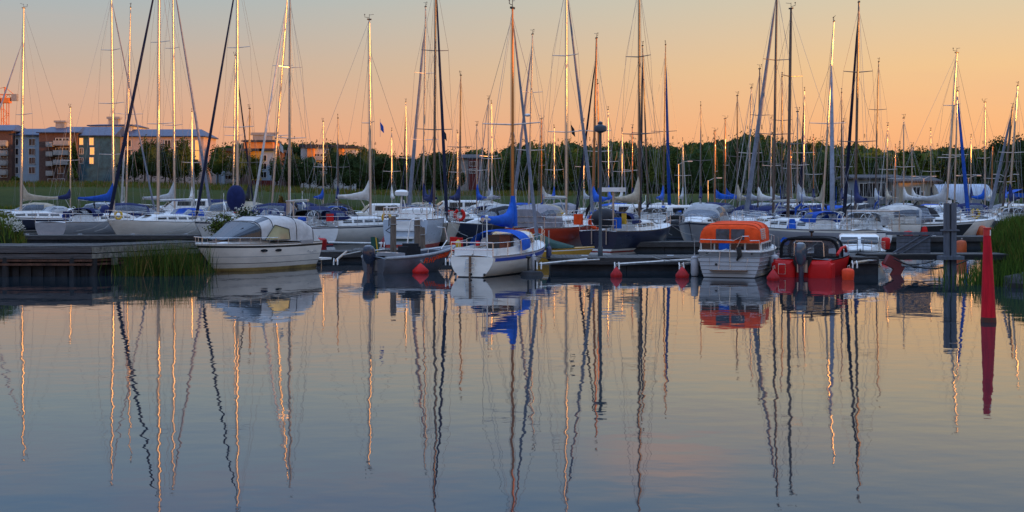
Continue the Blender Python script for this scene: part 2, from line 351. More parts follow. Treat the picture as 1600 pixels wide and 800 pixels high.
def sailboat(px, wl, ytop, label, xtop=None, L=9.0, fdx=30, away=1, hull=WHITE, stripe=NAVYG, boot=NAVYG, bottom=ANTIBLK, mast=ALU, stay=None, cover=None, hood=None, spreaders=2,
             tw=.68, B=None, F=1.0, boom=True, bdir=-1, head=None, r=None, wins=4, frac=.97, stay_r=.05, extras=None, pot=None, boom_h=.95, tall=.6, full=True, gear=True, boom_len=None, name='sailboat', deckm=None, group='sailing boats moored in the marina'):
    D = dist(wl); sc = FPX/D; B = B or L*.32
    if head is None:
        c = max(-1, min(1, fdx/(.42*L*sc))); head = math.atan2(away*math.sqrt(1-c*c), c)
    else: head = math.radians(head)
    d = Vector((math.cos(head), math.sin(head), 0)); xm = .07*L
    mp_ = W(px, wl); Yc = mp_.y; mp_ = mp_+Vector((0, abs(d.y)*0, 0)); loc = mp_-d*xm
    root = thing(name, label, 'sailing boat', loc, head, group)
    tall *= random.uniform(.45, 1.15); boom_len = boom_len or L*random.uniform(.27,.36)
    h = Hull(L, B, F*1.18, F*.95, tw, .10*L, .30, rnd=.3)
    h.build(root, [hull, stripe, boot, bottom], n=16 if full else 10)
    dm = deckm or DECK
    h.deck(root, dm, (.06, .30), .35, n=16)
    H = H_EYE+(HOR-ytop)/FPX*D
    x0, x1 = -.20*L, .24*L; zc = F*.99
    cabin(root, x0, x1, B*.36, B*.20, zc, F*1.06, .40, 1.1, dm, wins)
    zm = zc+.36
    lx = ((xtop if xtop is not None else px)-px)/sc; lean = (lx*math.cos(head), -lx*math.sin(head))
    rig(root, h, xm, zm, H, lean, mast, r or .0088*L, spreaders, frac, stay, stay_r, boom, boom_len, boom_h, cover, bdir, gear=gear, tall=tall)
    if full and not hood and not pot: hood = random.choice(['navy', 'lgrey', 'blue', 'charcoal', 'beige'])
    if hood: sprayhood(root, x0-.1, zc+.34, B*.34, .55, CLOTHS[hood])
    if pot: canopy(root, [(x0-.2, B*.35, 1.0, zc), (x0-.9, B*.37, 1.08, zc), (x0-1.6, B*.37, 1.05, zc), (x0-2.2, B*.36, .85, zc)], CLOTHS[pot], None, lambda i, k: k in (1,2,11,12), 'cockpit_tent', ends=(False, True))
    if full:
        h.rail(root, .12, .86, .55, bow=True, stern=True, posts=6)
        wb = MB(); wb.lathe([(.30,-.02),(.33,0),(.30,.02)], 14); c = Vector((-.34*L, 0, zc+.45)); wh = MB()
        wh.tube([c+Vector((0, .34*math.cos(a), .34*math.sin(a))) for a in [2*PI*i/14 for i in range(15)]], .016, 5)
        for a in range(3): wh.tube([c+Vector((0,.34*math.cos(a*PI/3),.34*math.sin(a*PI/3))), c-Vector((0,.34*math.cos(a*PI/3),.34*math.sin(a*PI/3)))], .009, 4)
        wh.tube([c, Vector((c.x+.15,0,F*.6))], .06, 6); wh.build('steering_wheel', STEEL, root)
        ht = MB(); ht.box((.18*L, 0, F*1.06+.36), (.5,.5,.05)); ht.build('deck_hatch', GLASS, root)
        wn_ = MB()
        for sd_ in (1,-1): wn_.lathe([(.09,0),(.07,.06),(.09,.16)], 10, (x0-.35, sd_*B*.40, zc+.12))
        wn_.build('winch', STEEL, root)
        vb = MB(); vb.tube([(.1*L,.3,zc+.3),(.1*L,.3,zc+.52),(.13*L,.3,zc+.55)], [.05,.05,.07], 7); vb.build('dorade_vent', STEEL, root)
        q = random.random()
        if q < .55: vb = MB(); vb.tube([(-.47*L,B*.22,F),(-.47*L,B*.22,F+random.uniform(1.6,2.4))], .018, 5); vb.tube([(-.47*L,B*.22,F+1.2),(-.45*L,B*.30,F+.95),(-.46*L,B*.33,F+.55)], [.03,.08,.02], 6); vb.build('ensign_staff', random.choice([BLUE, DKGREY, WHITE]), root)
        if q > .35: vb = MB(); vb.box((-.44*L,-B*.24,F+.42), (.22,.34,.42)); vb.build('stern_locker', random.choice([NAVY, SAILC, YEL, LGREY, REDP]), root)
        if q > .5: vb = MB(); vb.ball((-.30*L,B*.2,zc+.3), .28, 7, .7, 0, .15); vb.build('folded_canvas', random.choice([NAVY, SAILC, GREYC, BLUE]), root)
        if q < .6:
            vb = MB()
            for sd_ in (1,-1): c0 = h.pt(.97, 1, sd_); vb.tube([c0, c0+Vector((.9,sd_*.25,-F*.45)), c0+Vector((1.9,sd_*.5,-F*.62))], .013, 4)
            vb.build('mooring_line', ROPE, root)
    if extras: extras(root, h)
    return root, h
def motorboat(px, wl, label, L=6.5, head=200, B=None, F=.85, hull=WHITE, stripe=NAVYG, boot=NAVYG, top='navy', style='hood', hh=1.05, glass=None, group='motor boats moored in the marina', name='motorboat', outboard=False, roof_m=None):
    B = B or L*.37; loc = W(px, wl); hd = math.radians(head); root = thing(name, label, 'motor boat', loc, hd, group)
    h = Hull(L, B, F*1.15, F*.95, .88, .14*L, .45, .4); h.build(root, [hull, stripe, boot, ANTIBLK], n=14); h.deck(root, DECK, (.08, .42), .4, .10, n=14)
    z = F*1.0
    if style == 'hood':
        cabin(root, .05*L, .36*L, B*.38, B*.16, z, F*1.1, .34, 1.0, DECK, 2)
        canopy(root, [(.17*L, B*.28, .04, z+.34), (.05*L, B*.42, .78, z), (.03*L, B*.43, .95, z), (-.10*L, B*.44, 1.12, z), (-.24*L, B*.44, 1.08, z), (-.33*L, B*.43, .9, z), (-.42*L, B*.42, .1, z)], CLOTHS[top], glass,
               lambda i, k: (i == 0) or (i in (2, 3) and k in (1,2,3,10,11,12)) or (i == 5 and k in (4,5,6,7,8,9)), 'canopy')
    elif style == 'cabin':
        cabin(root, .18*L, .40*L, B*.36, B*.16, z, F*1.12, .3, .9, DECK, 0)
        c = MB(); secs = []
        for x, w_, zt in ((-.20*L, B*.40, hh), (.10*L, B*.40, hh), (.14*L, B*.39, hh*.95), (.24*L, B*.36, .25)):
            secs.append([(x, w_, z), (x-.02, w_*.9, z+zt*.9), (x-.03, w_*.8, z+zt), (x-.03, -w_*.8, z+zt), (x-.02, -w_*.9, z+zt*.9), (x, -w_, z)])
        c.loft(secs); o = c.build('wheelhouse', WHITE, root, 30)
        for sd_ in (1,-1):
            for xa, xb in ((-.17*L,-.05*L),(-.03*L,.10*L)):
                g = MB(); q = [Vector((xa, sd_*B*.375, z+hh*.43)), Vector((xb, sd_*B*.375, z+hh*.43)), Vector((xb-.03, sd_*B*.362, z+hh*.81)), Vector((xa, sd_*B*.362, z+hh*.81))]; off = Vector((0, sd_*.03, 0)); g.loft([[p-off for p in q],[p+off for p in q]]); g.build('window', GLASS, o, 0)
        for ya, yb in ((.03,.34),(-.34,-.03)):
            g = MB(); q = [Vector((.232*L,B*ya,z+.33)), Vector((.232*L,B*yb,z+.33)), Vector((.158*L,B*yb*.98,z+hh*.84)), Vector((.158*L,B*ya*.98,z+hh*.84))]; off = Vector((.03,0,.015)); g.loft([[p-off for p in q],[p+off for p in q]]); g.build('windscreen', GLASS, o, 0)
        if top: canopy(root, [(-.20*L, B*.39, 1.0, z), (-.32*L, B*.40, 1.02, z), (-.42*L, B*.40, .75, z)], CLOTHS[top], glass, lambda i, k: k in (1,2,11,12), 'cockpit_tent', ends=(False, True))
    elif style == 'open':
        cabin(root, .10*L, .38*L, B*.40, B*.16, z, F*1.12, .25, 1.1, DECK, 0)
        canopy(root, [(.16*L, B*.36, .03, z+.15), (.07*L, B*.42, .55, z)], DKGREY, GLASS, lambda i, k: 0 < k < 13, 'windscreen')
        canopy(root, [(.02*L, B*.44, .25, z), (-.15*L, B*.46, .30, z), (-.40*L, B*.44, .12, z)], CLOTHS[top], None, None, 'cockpit_cover', ends=(True, True))
    h.rail(root, .5, .88, .4, bow=True, posts=4, wires=(1,), name='pulpit')
    if outboard: outboard_motor(root, -L/2-.28, .35)
    return root, h
def outboard_motor(parent, x, z, m=None, k=1.0, y=0.0):
    m = m or mat('outboard_cowl', (.015,.02,.035), .25, 0, .1, 3, coat=.5); b = MB(); secs = []
    for zz, a, c, sh in ((.18,.13,.10,0),(.30,.20,.15,0),(.50,.24,.17,0),(.68,.22,.165,-.02),(.78,.16,.13,-.04),(.82,.07,.06,-.05)):
        secs.append([(x+sh+a*k*math.cos(t)*(1.15 if math.cos(t) < 0 else .9), y+c*k*math.sin(t), z+zz*k) for t in [2*PI*i/14 for i in range(14)]])
    b.loft(secs); o = b.build('outboard_motor', m, parent)
    s_ = MB(); s_.loft([[(x+p*k, y+q*k*tz, z+zz*k) for p, q in ((-.12,0),(-.05,.07),(.10,.07),(.14,0),(.10,-.07),(-.05,-.07))] for zz, tz in ((.2,1.1),(-.2,.8),(-.55,.55))]); s_.box((x-.02, y, z-.42*k), (.42*k,.20*k,.025)); s_.build('leg', m, o)
    s_ = MB(); s_.box((x+.20*k, y, z+.12*k), (.14*k,.30*k,.36*k)); s_.build('bracket', ALU, o)
    return o
# ------------------------------------------------------------------ terrain, water
def smooth(a, b, x):
    t = max(0, min(1, (x-a)/(b-a))); return t*t*(3-2*t)
def noise2(x, y): return math.sin(x*.31+1.3)*math.cos(y*.27+.4)*.5+math.sin(x*.83+y*.61)*.3+math.sin(x*1.9-y*1.3)*.2
def ground(x, y):
    z = -1.6
    zf = 2.75+2.1*smooth(-15, -85, x)
    shore = 129+3*math.sin(x*.05)
    far = -1.6+2.0*smooth(shore-4, shore+1.5, y)+max(0, min(y, 262)-shore)/(262-129)*(zf-.4)
    z = max(z, far) if y > shore-5 else z
    lb = smooth(-.372*y+.6, -.372*y-1.2, x)*smooth(43.6, 45.5, y)*smooth(64, 58, y)           # left bank, grassy
    lb2 = smooth(-9.6, -10.4, x)*smooth(-15.2, -14.0, x)*smooth(48.2, 49.4, y)*smooth(56, 54, y)            # low strip behind the quay
    z = max(z, -1.6+3.05*lb+.12*noise2(x*3, y*3)*lb, -1.6+1.95*lb2)
    edge = .352*y-.1+.4*math.sin(y*.5)
    rb = smooth(edge-.2, edge+2.4, x)*smooth(35.2, 39.5, y+.35*(x-16))*smooth(64, 57, y)
    z = max(z, -1.6+2.95*rb+.15*noise2(x*2, y*2)*rb)
    rs = smooth(.42*y+6, .42*y+16, x)*smooth(30, 60, y)                              # the shore out to the right
    z = max(z, -1.6+3.3*rs)
    return z
xs = [-900,-600,-400,-280]+[-220+6*i for i in range(27)]+[-60+1.5*i for i in range(22)]+[-27+.45*i for i in range(48)]+[-5+2.5*i for i in range(8)]+[13.8+.35*i for i in range(26)]+[23+2*i for i in range(34)]+[95,105,120,140,170,210,280,400,600,900]
xs = sorted(set(round(x, 3) for x in xs)); ys = [-200,0,20,30]+[34+.4*i for i in range(90)]+[70.5+2.5*i for i in range(20)]+[121+1.0*i for i in range(16)]+[139+5*i for i in range(26)]+[275,300,340,400,500,700,1000,1600]
vv = [(x, y, ground(x, y)+(.10*noise2(x, y) if y > 133 else 0)) for y in ys for x in xs]; nx = len(xs)
b = MB(); b.v = [Vector(p) for p in vv]
for j in range(len(ys)-1):
    for i in range(nx-1): b.face([j*nx+i, j*nx+i+1, (j+1)*nx+i+1, (j+1)*nx+i])
gm = bpy.data.materials.new('meadow'); gm.use_nodes = True; t = gm.node_tree; bs = t.nodes['Principled BSDF']; bs.inputs['Roughness'].default_value = .95; bs.inputs['Specular IOR Level'].default_value = .08
g1 = t.nodes.new('ShaderNodeNewGeometry'); sp1 = t.nodes.new('ShaderNodeSeparateXYZ'); t.links.new(g1.outputs['Position'], sp1.inputs[0])
mpg = t.nodes.new('ShaderNodeMapping'); mpg.inputs['Scale'].default_value = (.12,.05,.3); t.links.new(g1.outputs['Position'], mpg.inputs[0])
n1 = t.nodes.new('ShaderNodeTexNoise'); n1.inputs['Scale'].default_value = 1.0; n1.inputs['Detail'].default_value = 8; t.links.new(mpg.outputs[0], n1.inputs[0])
ad = t.nodes.new('ShaderNodeMath'); ad.operation = 'MULTIPLY_ADD'; ad.inputs[1].default_value = 60; t.links.new(n1.outputs[0], ad.inputs[0]); t.links.new(sp1.outputs[1], ad.inputs[2])
r1 = t.nodes.new('ShaderNodeValToRGB'); mr = t.nodes.new('ShaderNodeMapRange'); mr.inputs[1].default_value = 60; mr.inputs[2].default_value = 320; t.links.new(ad.outputs[0], mr.inputs[0]); t.links.new(mr.outputs[0], r1.inputs[0])
e = r1.color_ramp.elements; e[0].position = .1; e[0].color = (.025,.035,.012,1); e[1].position = .95; e[1].color = (.17,.12,.045,1)
for p, c in ((.36,(.03,.05,.012)),(.62,(.045,.075,.016)),(.80,(.09,.10,.022))): q = e.new(p); q.color = (*c, 1)
n2 = t.nodes.new('ShaderNodeTexNoise'); n2.inputs['Scale'].default_value = 1.2; n2.inputs['Detail'].default_value = 8; t.links.new(g1.outputs['Position'], n2.inputs[0])
mm_ = t.nodes.new('ShaderNodeMix'); mm_.data_type = 'RGBA'; mm_.blend_type = 'MULTIPLY'; mm_.inputs[0].default_value = .9; t.links.new(r1.outputs[0], mm_.inputs[6]); t.links.new(n2.outputs[0], mm_.inputs[7])
sc_ = t.nodes.new('ShaderNodeMix'); sc_.data_type = 'RGBA'; sc_.blend_type = 'MULTIPLY'; sc_.inputs[0].default_value = 1; sc_.inputs[7].default_value = (.72,.85,.55,1); t.links.new(mm_.outputs[2], sc_.inputs[6]); t.links.new(sc_.outputs[2], bs.inputs['Base Color'])
bn = t.nodes.new('ShaderNodeBump'); bn.inputs['Strength'].default_value = .8; bn.inputs['Distance'].default_value = .3; t.links.new(n2.outputs[0], bn.inputs['Height']); t.links.new(bn.outputs[0], bs.inputs['Normal'])
tag(b.build('ground', gm, None, 60), kind='structure')
wm = bpy.data.materials.new('harbour_water'); wm.use_nodes = True; t = wm.node_tree; bs = t.nodes['Principled BSDF']
bs.inputs['Base Color'].default_value = (.012,.022,.030,1); bs.inputs['Roughness'].default_value = .015; bs.inputs['IOR'].default_value = 1.85; bs.inputs['Specular Tint'].default_value = (.90,.96,1,1)
g1 = t.nodes.new('ShaderNodeNewGeometry')
def wnoise(scale, detail, stretch):
    m_ = t.nodes.new('ShaderNodeMapping'); m_.inputs['Scale'].default_value = stretch; t.links.new(g1.outputs['Position'], m_.inputs[0])
    n_ = t.nodes.new('ShaderNodeTexNoise'); n_.inputs['Scale'].default_value = scale; n_.inputs['Detail'].default_value = detail; n_.inputs['Roughness'].default_value = .45; t.links.new(m_.outputs[0], n_.inputs[0]); return n_
na = wnoise(1.25, 1.5, (1.0,1.2,1)); nb = wnoise(.16, 1.0, (.8,1,1)); nc = wnoise(4.2, 1.0, (.8,1.2,1))
nd = wnoise(.055, 2.0, (.45,1.6,1)); md = t.nodes.new('ShaderNodeMapRange'); md.inputs[1].default_value = .38; md.inputs[2].default_value = .66; md.inputs[3].default_value = .35; md.inputs[4].default_value = 1.0; t.links.new(nd.outputs[0], md.inputs[0])
mr2 = t.nodes.new('ShaderNodeMapRange'); mr2.inputs[1].default_value = .45; mr2.inputs[2].default_value = .75; mr2.inputs[3].default_value = .012; mr2.inputs[4].default_value = .05; t.links.new(nd.outputs[0], mr2.inputs[0]); t.links.new(mr2.outputs[0], bs.inputs['Roughness'])
b1 = t.nodes.new('ShaderNodeBump'); t.links.new(md.outputs[0], b1.inputs['Strength']); b1.inputs['Distance'].default_value = .0062; t.links.new(na.outputs[0], b1.inputs['Height'])
b2 = t.nodes.new('ShaderNodeBump'); b2.inputs['Distance'].default_value = .013; t.links.new(nb.outputs[0], b2.inputs['Height']); t.links.new(b1.outputs[0], b2.inputs['Normal'])
b3 = t.nodes.new('ShaderNodeBump'); b3.inputs['Distance'].default_value = .0007; t.links.new(nc.outputs[0], b3.inputs['Height']); t.links.new(b2.outputs[0], b3.inputs['Normal'])
t.links.new(b3.outputs[0], bs.inputs['Normal'])
b = MB(); b.poly([(-900,-200,0),(900,-200,0),(900,420,0),(-900,420,0)]); tag(b.build('water', wm, None, 0), kind='structure')
# ------------------------------------------------------------------ foliage
def leafm(key, c, c2): return mat('leaves_'+key, c, .7, 0, .2, .5, col2=c2)
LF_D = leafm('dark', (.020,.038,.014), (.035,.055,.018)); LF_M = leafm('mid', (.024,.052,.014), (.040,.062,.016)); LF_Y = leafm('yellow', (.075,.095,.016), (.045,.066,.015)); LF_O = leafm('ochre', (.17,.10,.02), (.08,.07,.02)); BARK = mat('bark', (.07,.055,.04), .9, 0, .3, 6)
def leaves(b, c, rx, ry, rz, n, size, clumps=12, m=0):
    c = Vector(c); cs = []
    for _ in range(clumps):
        while True:
            p = Vector((random.uniform(-1,1), random.uniform(-1,1), random.uniform(-1,1)))
            if .2 < p.length < .82: break
        q = 1-.35*max(p.z, 0)
        cs.append((c+Vector((p.x*rx*.8*q, p.y*ry*.8*q, p.z*rz*.72)), random.uniform(.36,.52)))
    for i in range(n):
        cc, k = random.choice(cs); v = Vector((random.gauss(0,1), random.gauss(0,1), random.gauss(0,1))).normalized()*(random.random()**.55)
        p = cc+Vector((v.x*rx*k, v.y*ry*k, v.z*rz*k*(.62 if v.z > 0 else 1))); a = Vector((random.gauss(0,1), random.gauss(0,1), random.gauss(0,1))).normalized(); u = a.orthogonal().normalized(); w_ = a.cross(u); s = size*random.uniform(.6,1.3)
        b.poly([p+u*s, p+w_*s*.6, p-u*s, p-w_*s*.6], m)
def cone_leaves(b, c, R_, hh, n, size, m=0):
    c = Vector(c); tiers = random.randint(8, 12)
    for i in range(n):
        f = random.random()**1.3; tier = (math.floor(f*tiers)+random.random()*.5)/tiers; a = random.uniform(0, 2*PI); q = R_*(1-tier)*random.uniform(.25, 1.0); p = c+Vector((math.cos(a)*q, math.sin(a)*q, hh*tier-.12*q)); u = Vector((math.cos(a), math.sin(a), -.35)); w_ = Vector((-math.sin(a), math.cos(a), 0)); s = size*random.uniform(.6,1.2)*(1-.5*tier); b.poly([p+u*s, p+w_*s*.45, p-u*s, p-w_*s*.45], m)
def core(b, c, rx, ry, rz, m=0): b.ball(c, ry, 8, rz/ry, m, .15, rx/ry)
def tree(px, yb, yt, D, wpx, lf, label, name='tree', trunk=.12, n=900, size=.35, group='trees in front of the apartment blocks'):
    base = at(px, yb, D); top = at(px, yt, D); Ht = top.z-base.z; R_ = wpx/FPX*D/2; gz = min(ground(base.x, D), base.z)
    t_ = thing(name, label, 'tree', (base.x, base.y, gz), 0, group); o = base.z-gz
    tb = MB(); tb.tube([(0,0,-.3), (.1,0,o+Ht*.3), (0,.1,o+Ht*.8)], [.03*Ht*.6, .02*Ht*.6, .03], 7)
    for k in range(5):
        a = k*1.26; z = o+Ht*(.25+.1*k); tb.tube([(.05,0,z), (math.cos(a)*R_*.6, math.sin(a)*R_*.6, z+Ht*.16)], [.05,.015], 5)
    tb.build('trunk', BARK, t_)
    cb = MB(); zc = o+Ht*(1+trunk)/2; rz = Ht*(1-trunk)/2
    core(cb, (0,0,zc-.1*rz), R_*.5, R_*.45, rz*.62); leaves(cb, (0,0,zc), R_, R_, rz, n, size, 22); cb.build('crown', lf, t_, 0); return t_
# far wood: one continuous mass
def wood_top(px):
    pts = [(-400,240),(0,235),(330,222),(420,214),(480,207),(560,216),(640,230),(760,228),(800,216),(880,216),(960,209),(1060,210),(1110,197),(1190,192),(1250,208),(1300,219),(1400,220),(1470,222),(1520,214),(1600,204),(2000,200)]
    for (a, ya), (c, yc) in zip(pts, pts[1:]):
        if a <= px <= c: return ya+(yc-ya)*(px-a)/(c-a)
    return 222
b = MB()
for row, (D, lift) in enumerate(((296, 12), (326, 3), (338, 0))):
    x = -150+row*2
    while x < 190:
        px = 800+x/D*FPX; yt = wood_top(px)+lift+random.uniform(-6, 5)+5*math.sin(px*.013)+3*math.sin(px*.041+1)
        if px < 775 and row == 0: x += 4; continue
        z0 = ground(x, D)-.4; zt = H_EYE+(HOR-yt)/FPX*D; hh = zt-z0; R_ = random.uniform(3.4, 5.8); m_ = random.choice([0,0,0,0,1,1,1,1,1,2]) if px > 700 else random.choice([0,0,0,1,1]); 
        if 1290 < px < 1480 and random.random() < .45: m_ = 2  # more yellow leaves here paint in the sunlit crowns
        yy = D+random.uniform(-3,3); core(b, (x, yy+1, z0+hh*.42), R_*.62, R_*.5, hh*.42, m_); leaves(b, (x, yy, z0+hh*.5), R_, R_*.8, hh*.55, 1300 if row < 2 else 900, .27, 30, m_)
        if random.random() < .30: cone_leaves(b, (x+1.2, yy-1.5, z0), random.uniform(1.8,2.8), hh*random.uniform(.98,1.07), 700, .27, 0)
        x += random.uniform(2.0, 3.6)
x = -150
while x < 190:      # undergrowth along the foot of the wood
    for D in (290 if 800+x/290*FPX > 775 else 322,):
        z0 = ground(x, D)-.3; R_ = random.uniform(2.2, 3.6); leaves(b, (x, D, z0+1.7), R_, 2.0, 2.2, 260, .34, 12, random.choice([0,0,1])); core(b, (x, D+1, z0+1.2), R_*.8, 1.2, 1.5, 0)
    x += 2.6
tag(b.build('woodland', [LF_D, LF_M, LF_Y], None, 0), kind='stuff')
# the wood bends round the harbour to the right; it keeps the low sun off the hulls
b = MB()
for i in range(120):
    y = -110+i*3.1+random.uniform(-1,1); x = (108 if y < 150 else 108+(y-150)*.45)+random.uniform(-4,6)+ (i % 2)*8
    x = max(x, .42*y+14)
    top = (12.6 if y < 60 else 10.6 if y < 95 else 7.4 if y < 155 else 20)+random.uniform(-1.5,1.3); z0 = max(ground(x, y), .2)-.3 if y > 25 else 0.0
    if y < 40: z0 = -.5
    core(b, (x, y, top*.47), 4.2, 4.0, top*.5, 0); leaves(b, (x, y, top*.52), 3.8, 3.6, top*.5, 170, .6, 12, random.choice([0,1]))
tag(b.build('woodland', [LF_D, LF_M], None, 0), kind='stuff')
# ------------------------------------------------------------------ buildings across the meadow
BRICK = mat('brown_brick', (.10,.055,.045), .9, 0, .2, 2.5); PALEB = mat('pale_blue_render', (.25,.33,.42), .85, 0, .08, .6); PINKW = mat('pinkish_render', (.42,.32,.29), .85, 0, .12, .7); TEALN = mat('scaffold_netting', (.03,.10,.15), .8, 0, .3, .8, bump=.6)
ROOFB = mat('blue_metal_roof', (.04,.06,.12), .5, .2, .12, 1.5); ROOFD = mat('dark_roof', (.035,.037,.045), .8, 0, .2, 2); OCHRE = mat('ochre_render', (.50,.30,.05), .85, 0, .1, .8); ORR = mat('sunlit_orange_wall', (.60,.24,.06), .7, 0, .12, 1); REDW = mat('red_render', (.13,.025,.022), .8, 0, .1, 1); CONC = mat('concrete', (.30,.29,.28), .85, 0, .15, 1.5); BWHITE = mat('white_render', (.50,.50,.50), .8, 0, .1, .8); GREYW = mat('grey_cladding', (.20,.23,.27), .8, 0, .12, 1.2, stretch=(4,4,.3)); GLINT = mat('sun_glint_pane', (.3,.15,.05), .3, 0, .3, 1.5, emit=(1,.42,.09), estr=1.15); CREAMW = mat('cream_boards', (.38,.33,.25), .8, 0, .15, 2, stretch=(5,5,.3))  # glint panes glow in place of reflected sun; orange walls carry sunlight colour
def facade(root_wall, x0, D, wins, parent):
    pass
def building(px0, px1, yr, ye, yb, D, wall, roof, label, wins=(), depth=12, overhang=.5, base=None, balc=(), name='apartment_building', cat='building', group=None, caps=(), flat=False, hipx=.12, wsz=(1.3,1.35)):
    """px0..px1 wall, yr ridge, ye eaves, yb base (pixels read off at distance D)"""
    cx = (px0+px1)/2; o = at(cx, yb, D); W_ = (px1-px0)/FPX*D; he = (yb-ye)/FPX*D; hr = (yb-yr)/FPX*D
    r = thing(name, label, cat, o, 0, group)
    b = MB(); b.box((0, depth/2, he/2-1), (W_, depth, he+2)); wo = b.build('wall', wall, r, 0)
    rb = MB(); ov = overhang; X, Y0, Y1 = W_/2+ov, -ov, depth+ov; hx = W_*hipx
    if flat: rb.box((0, depth/2, (he+hr)/2+.02), (W_+2*ov, depth+2*ov, hr-he))
    else:
        rb.box((0, depth/2, he+.12), (W_+2*ov, depth+2*ov, .22)); z = he+.23
        rb.loft([[(-X,Y0,z),(X,Y0,z),(X,Y1,z),(-X,Y1,z)], [(-X+hx,depth/2-.3,hr),(X-hx,depth/2-.3,hr),(X-hx,depth/2+.3,hr),(-X+hx,depth/2+.3,hr)]])
    ro = rb.build('roof', roof, r, 0)
    for (cpx, w_, h_) in caps:
        cb = MB(); cb.box(((cpx-cx)/FPX*D, depth/2-1, hr+h_/2-.4), (w_*.75, 1.6, h_)); cb.box(((cpx-cx)/FPX*D, depth/2-1, hr+h_-.3), (w_, 2.0, h_*.3)); cb.build('chimney', CONC, ro, 0)
    for wdef in wins:
        wx, wy = wdef[0], wdef[1]; lit = len(wdef) > 2 and wdef[2]; sw, sh = (wdef[3] if len(wdef) > 3 else wsz)  # lit panes stand in for sun glints
        lx, lz = (wx-cx)/FPX*D, (yb-wy)/FPX*D
        f = MB()
        for dx, dz, sx, sz in ((0, sh/2+.05, sw+.2, .1), (0, -sh/2-.05, sw+.2, .1), (-sw/2-.05, 0, .1, sh), (sw/2+.05, 0, .1, sh), (0, 0, .07, sh)): f.box((lx+dx, -.04, lz+dz), (sx, .12, sz))
        fo = f.build('window', BWHITE, r, 0); g = MB(); g.box((lx, -.015, lz), (sw, .03, sh)); g.build('pane', GLINT if lit else GLASS, fo, 0)
    for (bx, by, bw) in balc:
        lx, lz = (bx-cx)/FPX*D, (yb-by)/FPX*D; bb = MB(); bb.box((lx, -.7, lz), (bw, 1.4, .15)); bb.box((lx, -1.37, lz+.55), (bw, .06, .85)); bb.box((lx-bw/2, -.7, lz+.5), (.06, 1.35, .9)); bb.box((lx+bw/2, -.7, lz+.5), (.06, 1.35, .9)); bb.build('balcony', CONC, r, 0)
    if base:
        bb = MB(); bb.box((0, -.06, base[0]/2-.5), (W_+.1, .2, base[0]+1)); bb.build('plinth', base[1], r, 0)
    return r
AG = 'apartment blocks behind the meadow'
building(-60, 18, 193, 205, 287, 280, BRICK, ROOFB, 'brown brick apartment block with white balconies at the far left edge', [(6,y,0) for y in (226,241,256,271)], balc=[(7,y,1.6) for y in (228,243,258,273)], group=AG, wsz=(1.4,1.6))
building(19, 61, 199, 212, 287, 282, PALEB, ROOFB, 'pale blue apartment block with dark paired windows and blue roof', [(x,y,0) for x in (24,50) for y in (222,237,251,266)], group=AG)
building(61, 120, 196, 208, 287, 278, BRICK, ROOFB, 'dark brown apartment block with grey balconies beside the pale blue block', [(81,283,0,(1.6,.9)),(95,283,0,(1.6,.9)),(95,266,0)]+[(92,y,0) for y in (221,236,251)]+[(103,y,0) for y in (221,236,251)], balc=[(80,y,1.4) for y in (229,244,259,274)]+[(98,y,3.2) for y in (227,242,257)], caps=[(83,2.6,1.4)], group=AG)
building(120, 177, 196, 213, 287, 279, TEALN, ROOFB, 'apartment block wrapped in teal scaffold netting with windows glowing as sun glints', [(127,221,1,(.7,1.4)),(143,221,1,(.8,1.5)),(144,236,1,(.8,1.5)),(143,251,1,(.8,1.3)),(127,236,0,(.7,1.2)),(127,251,0,(.7,1.2))], group=AG, hipx=.02)
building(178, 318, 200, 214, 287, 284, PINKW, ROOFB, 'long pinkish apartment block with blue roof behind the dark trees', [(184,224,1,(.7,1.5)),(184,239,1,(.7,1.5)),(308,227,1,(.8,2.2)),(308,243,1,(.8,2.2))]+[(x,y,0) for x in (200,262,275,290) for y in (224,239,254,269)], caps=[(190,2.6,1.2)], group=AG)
r = building(140, 205, 192, 197, 287, 288, BWHITE, ROOFB, 'tall grey stair tower rising above the blue roofs', [], caps=[(168,3.0,1.7)], group=AG)
building(316, 346, 238, 242, 290, 300, PALEB, ROOFD, 'low pale grey house between the long block and the brown flats', [(322,260,0),(335,260,0)], flat=True, group=AG)
building(326, 382, 232, 236, 291, 305, BRICK, ROOFD, 'dark brown flats with rows of thin white balconies', [(x,y,0) for x in (338,352,366) for y in (246,258,270,282)], balc=[(352,y,5.5) for y in (250,262,274,286)], flat=True, group=AG)
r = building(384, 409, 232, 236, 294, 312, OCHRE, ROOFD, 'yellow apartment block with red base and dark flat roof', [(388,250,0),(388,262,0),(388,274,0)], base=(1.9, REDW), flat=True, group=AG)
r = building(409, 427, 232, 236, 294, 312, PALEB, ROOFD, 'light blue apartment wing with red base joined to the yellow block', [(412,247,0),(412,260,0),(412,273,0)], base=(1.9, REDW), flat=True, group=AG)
building(381, 426, 219, 222, 236, 313, ORR, ROOFD, 'orange sunlit penthouse on top of the yellow apartment block', [], flat=True, depth=9, group=AG, caps=[(407,6.5,2.0)])  # orange wall colour paints the low sun on the top storey
building(427, 440, 234, 238, 294, 314, BRICK, ROOFD, 'narrow dark brick stair tower beside the light blue wing', [(433,y,0,(.6,.8)) for y in (250,262,274,286)], flat=True, group=AG)
building(470, 514, 226, 230, 294, 318, BWHITE, ROOFD, 'white flats half hidden by trees with a sunlit top floor', [(x,y,0) for x in (495,505) for y in (245,257,269)], balc=[(500,y,3) for y in (250,262,274)], flat=True, group=AG)
building(518, 556, 228, 232, 294, 320, BWHITE, ROOFD, 'pale flats seen in gaps of the tall dark trees', [(x,y,0) for x in (528,538) for y in (246,258,270)], balc=[(532,y,3) for y in (250,262,274)], flat=True, group=AG)
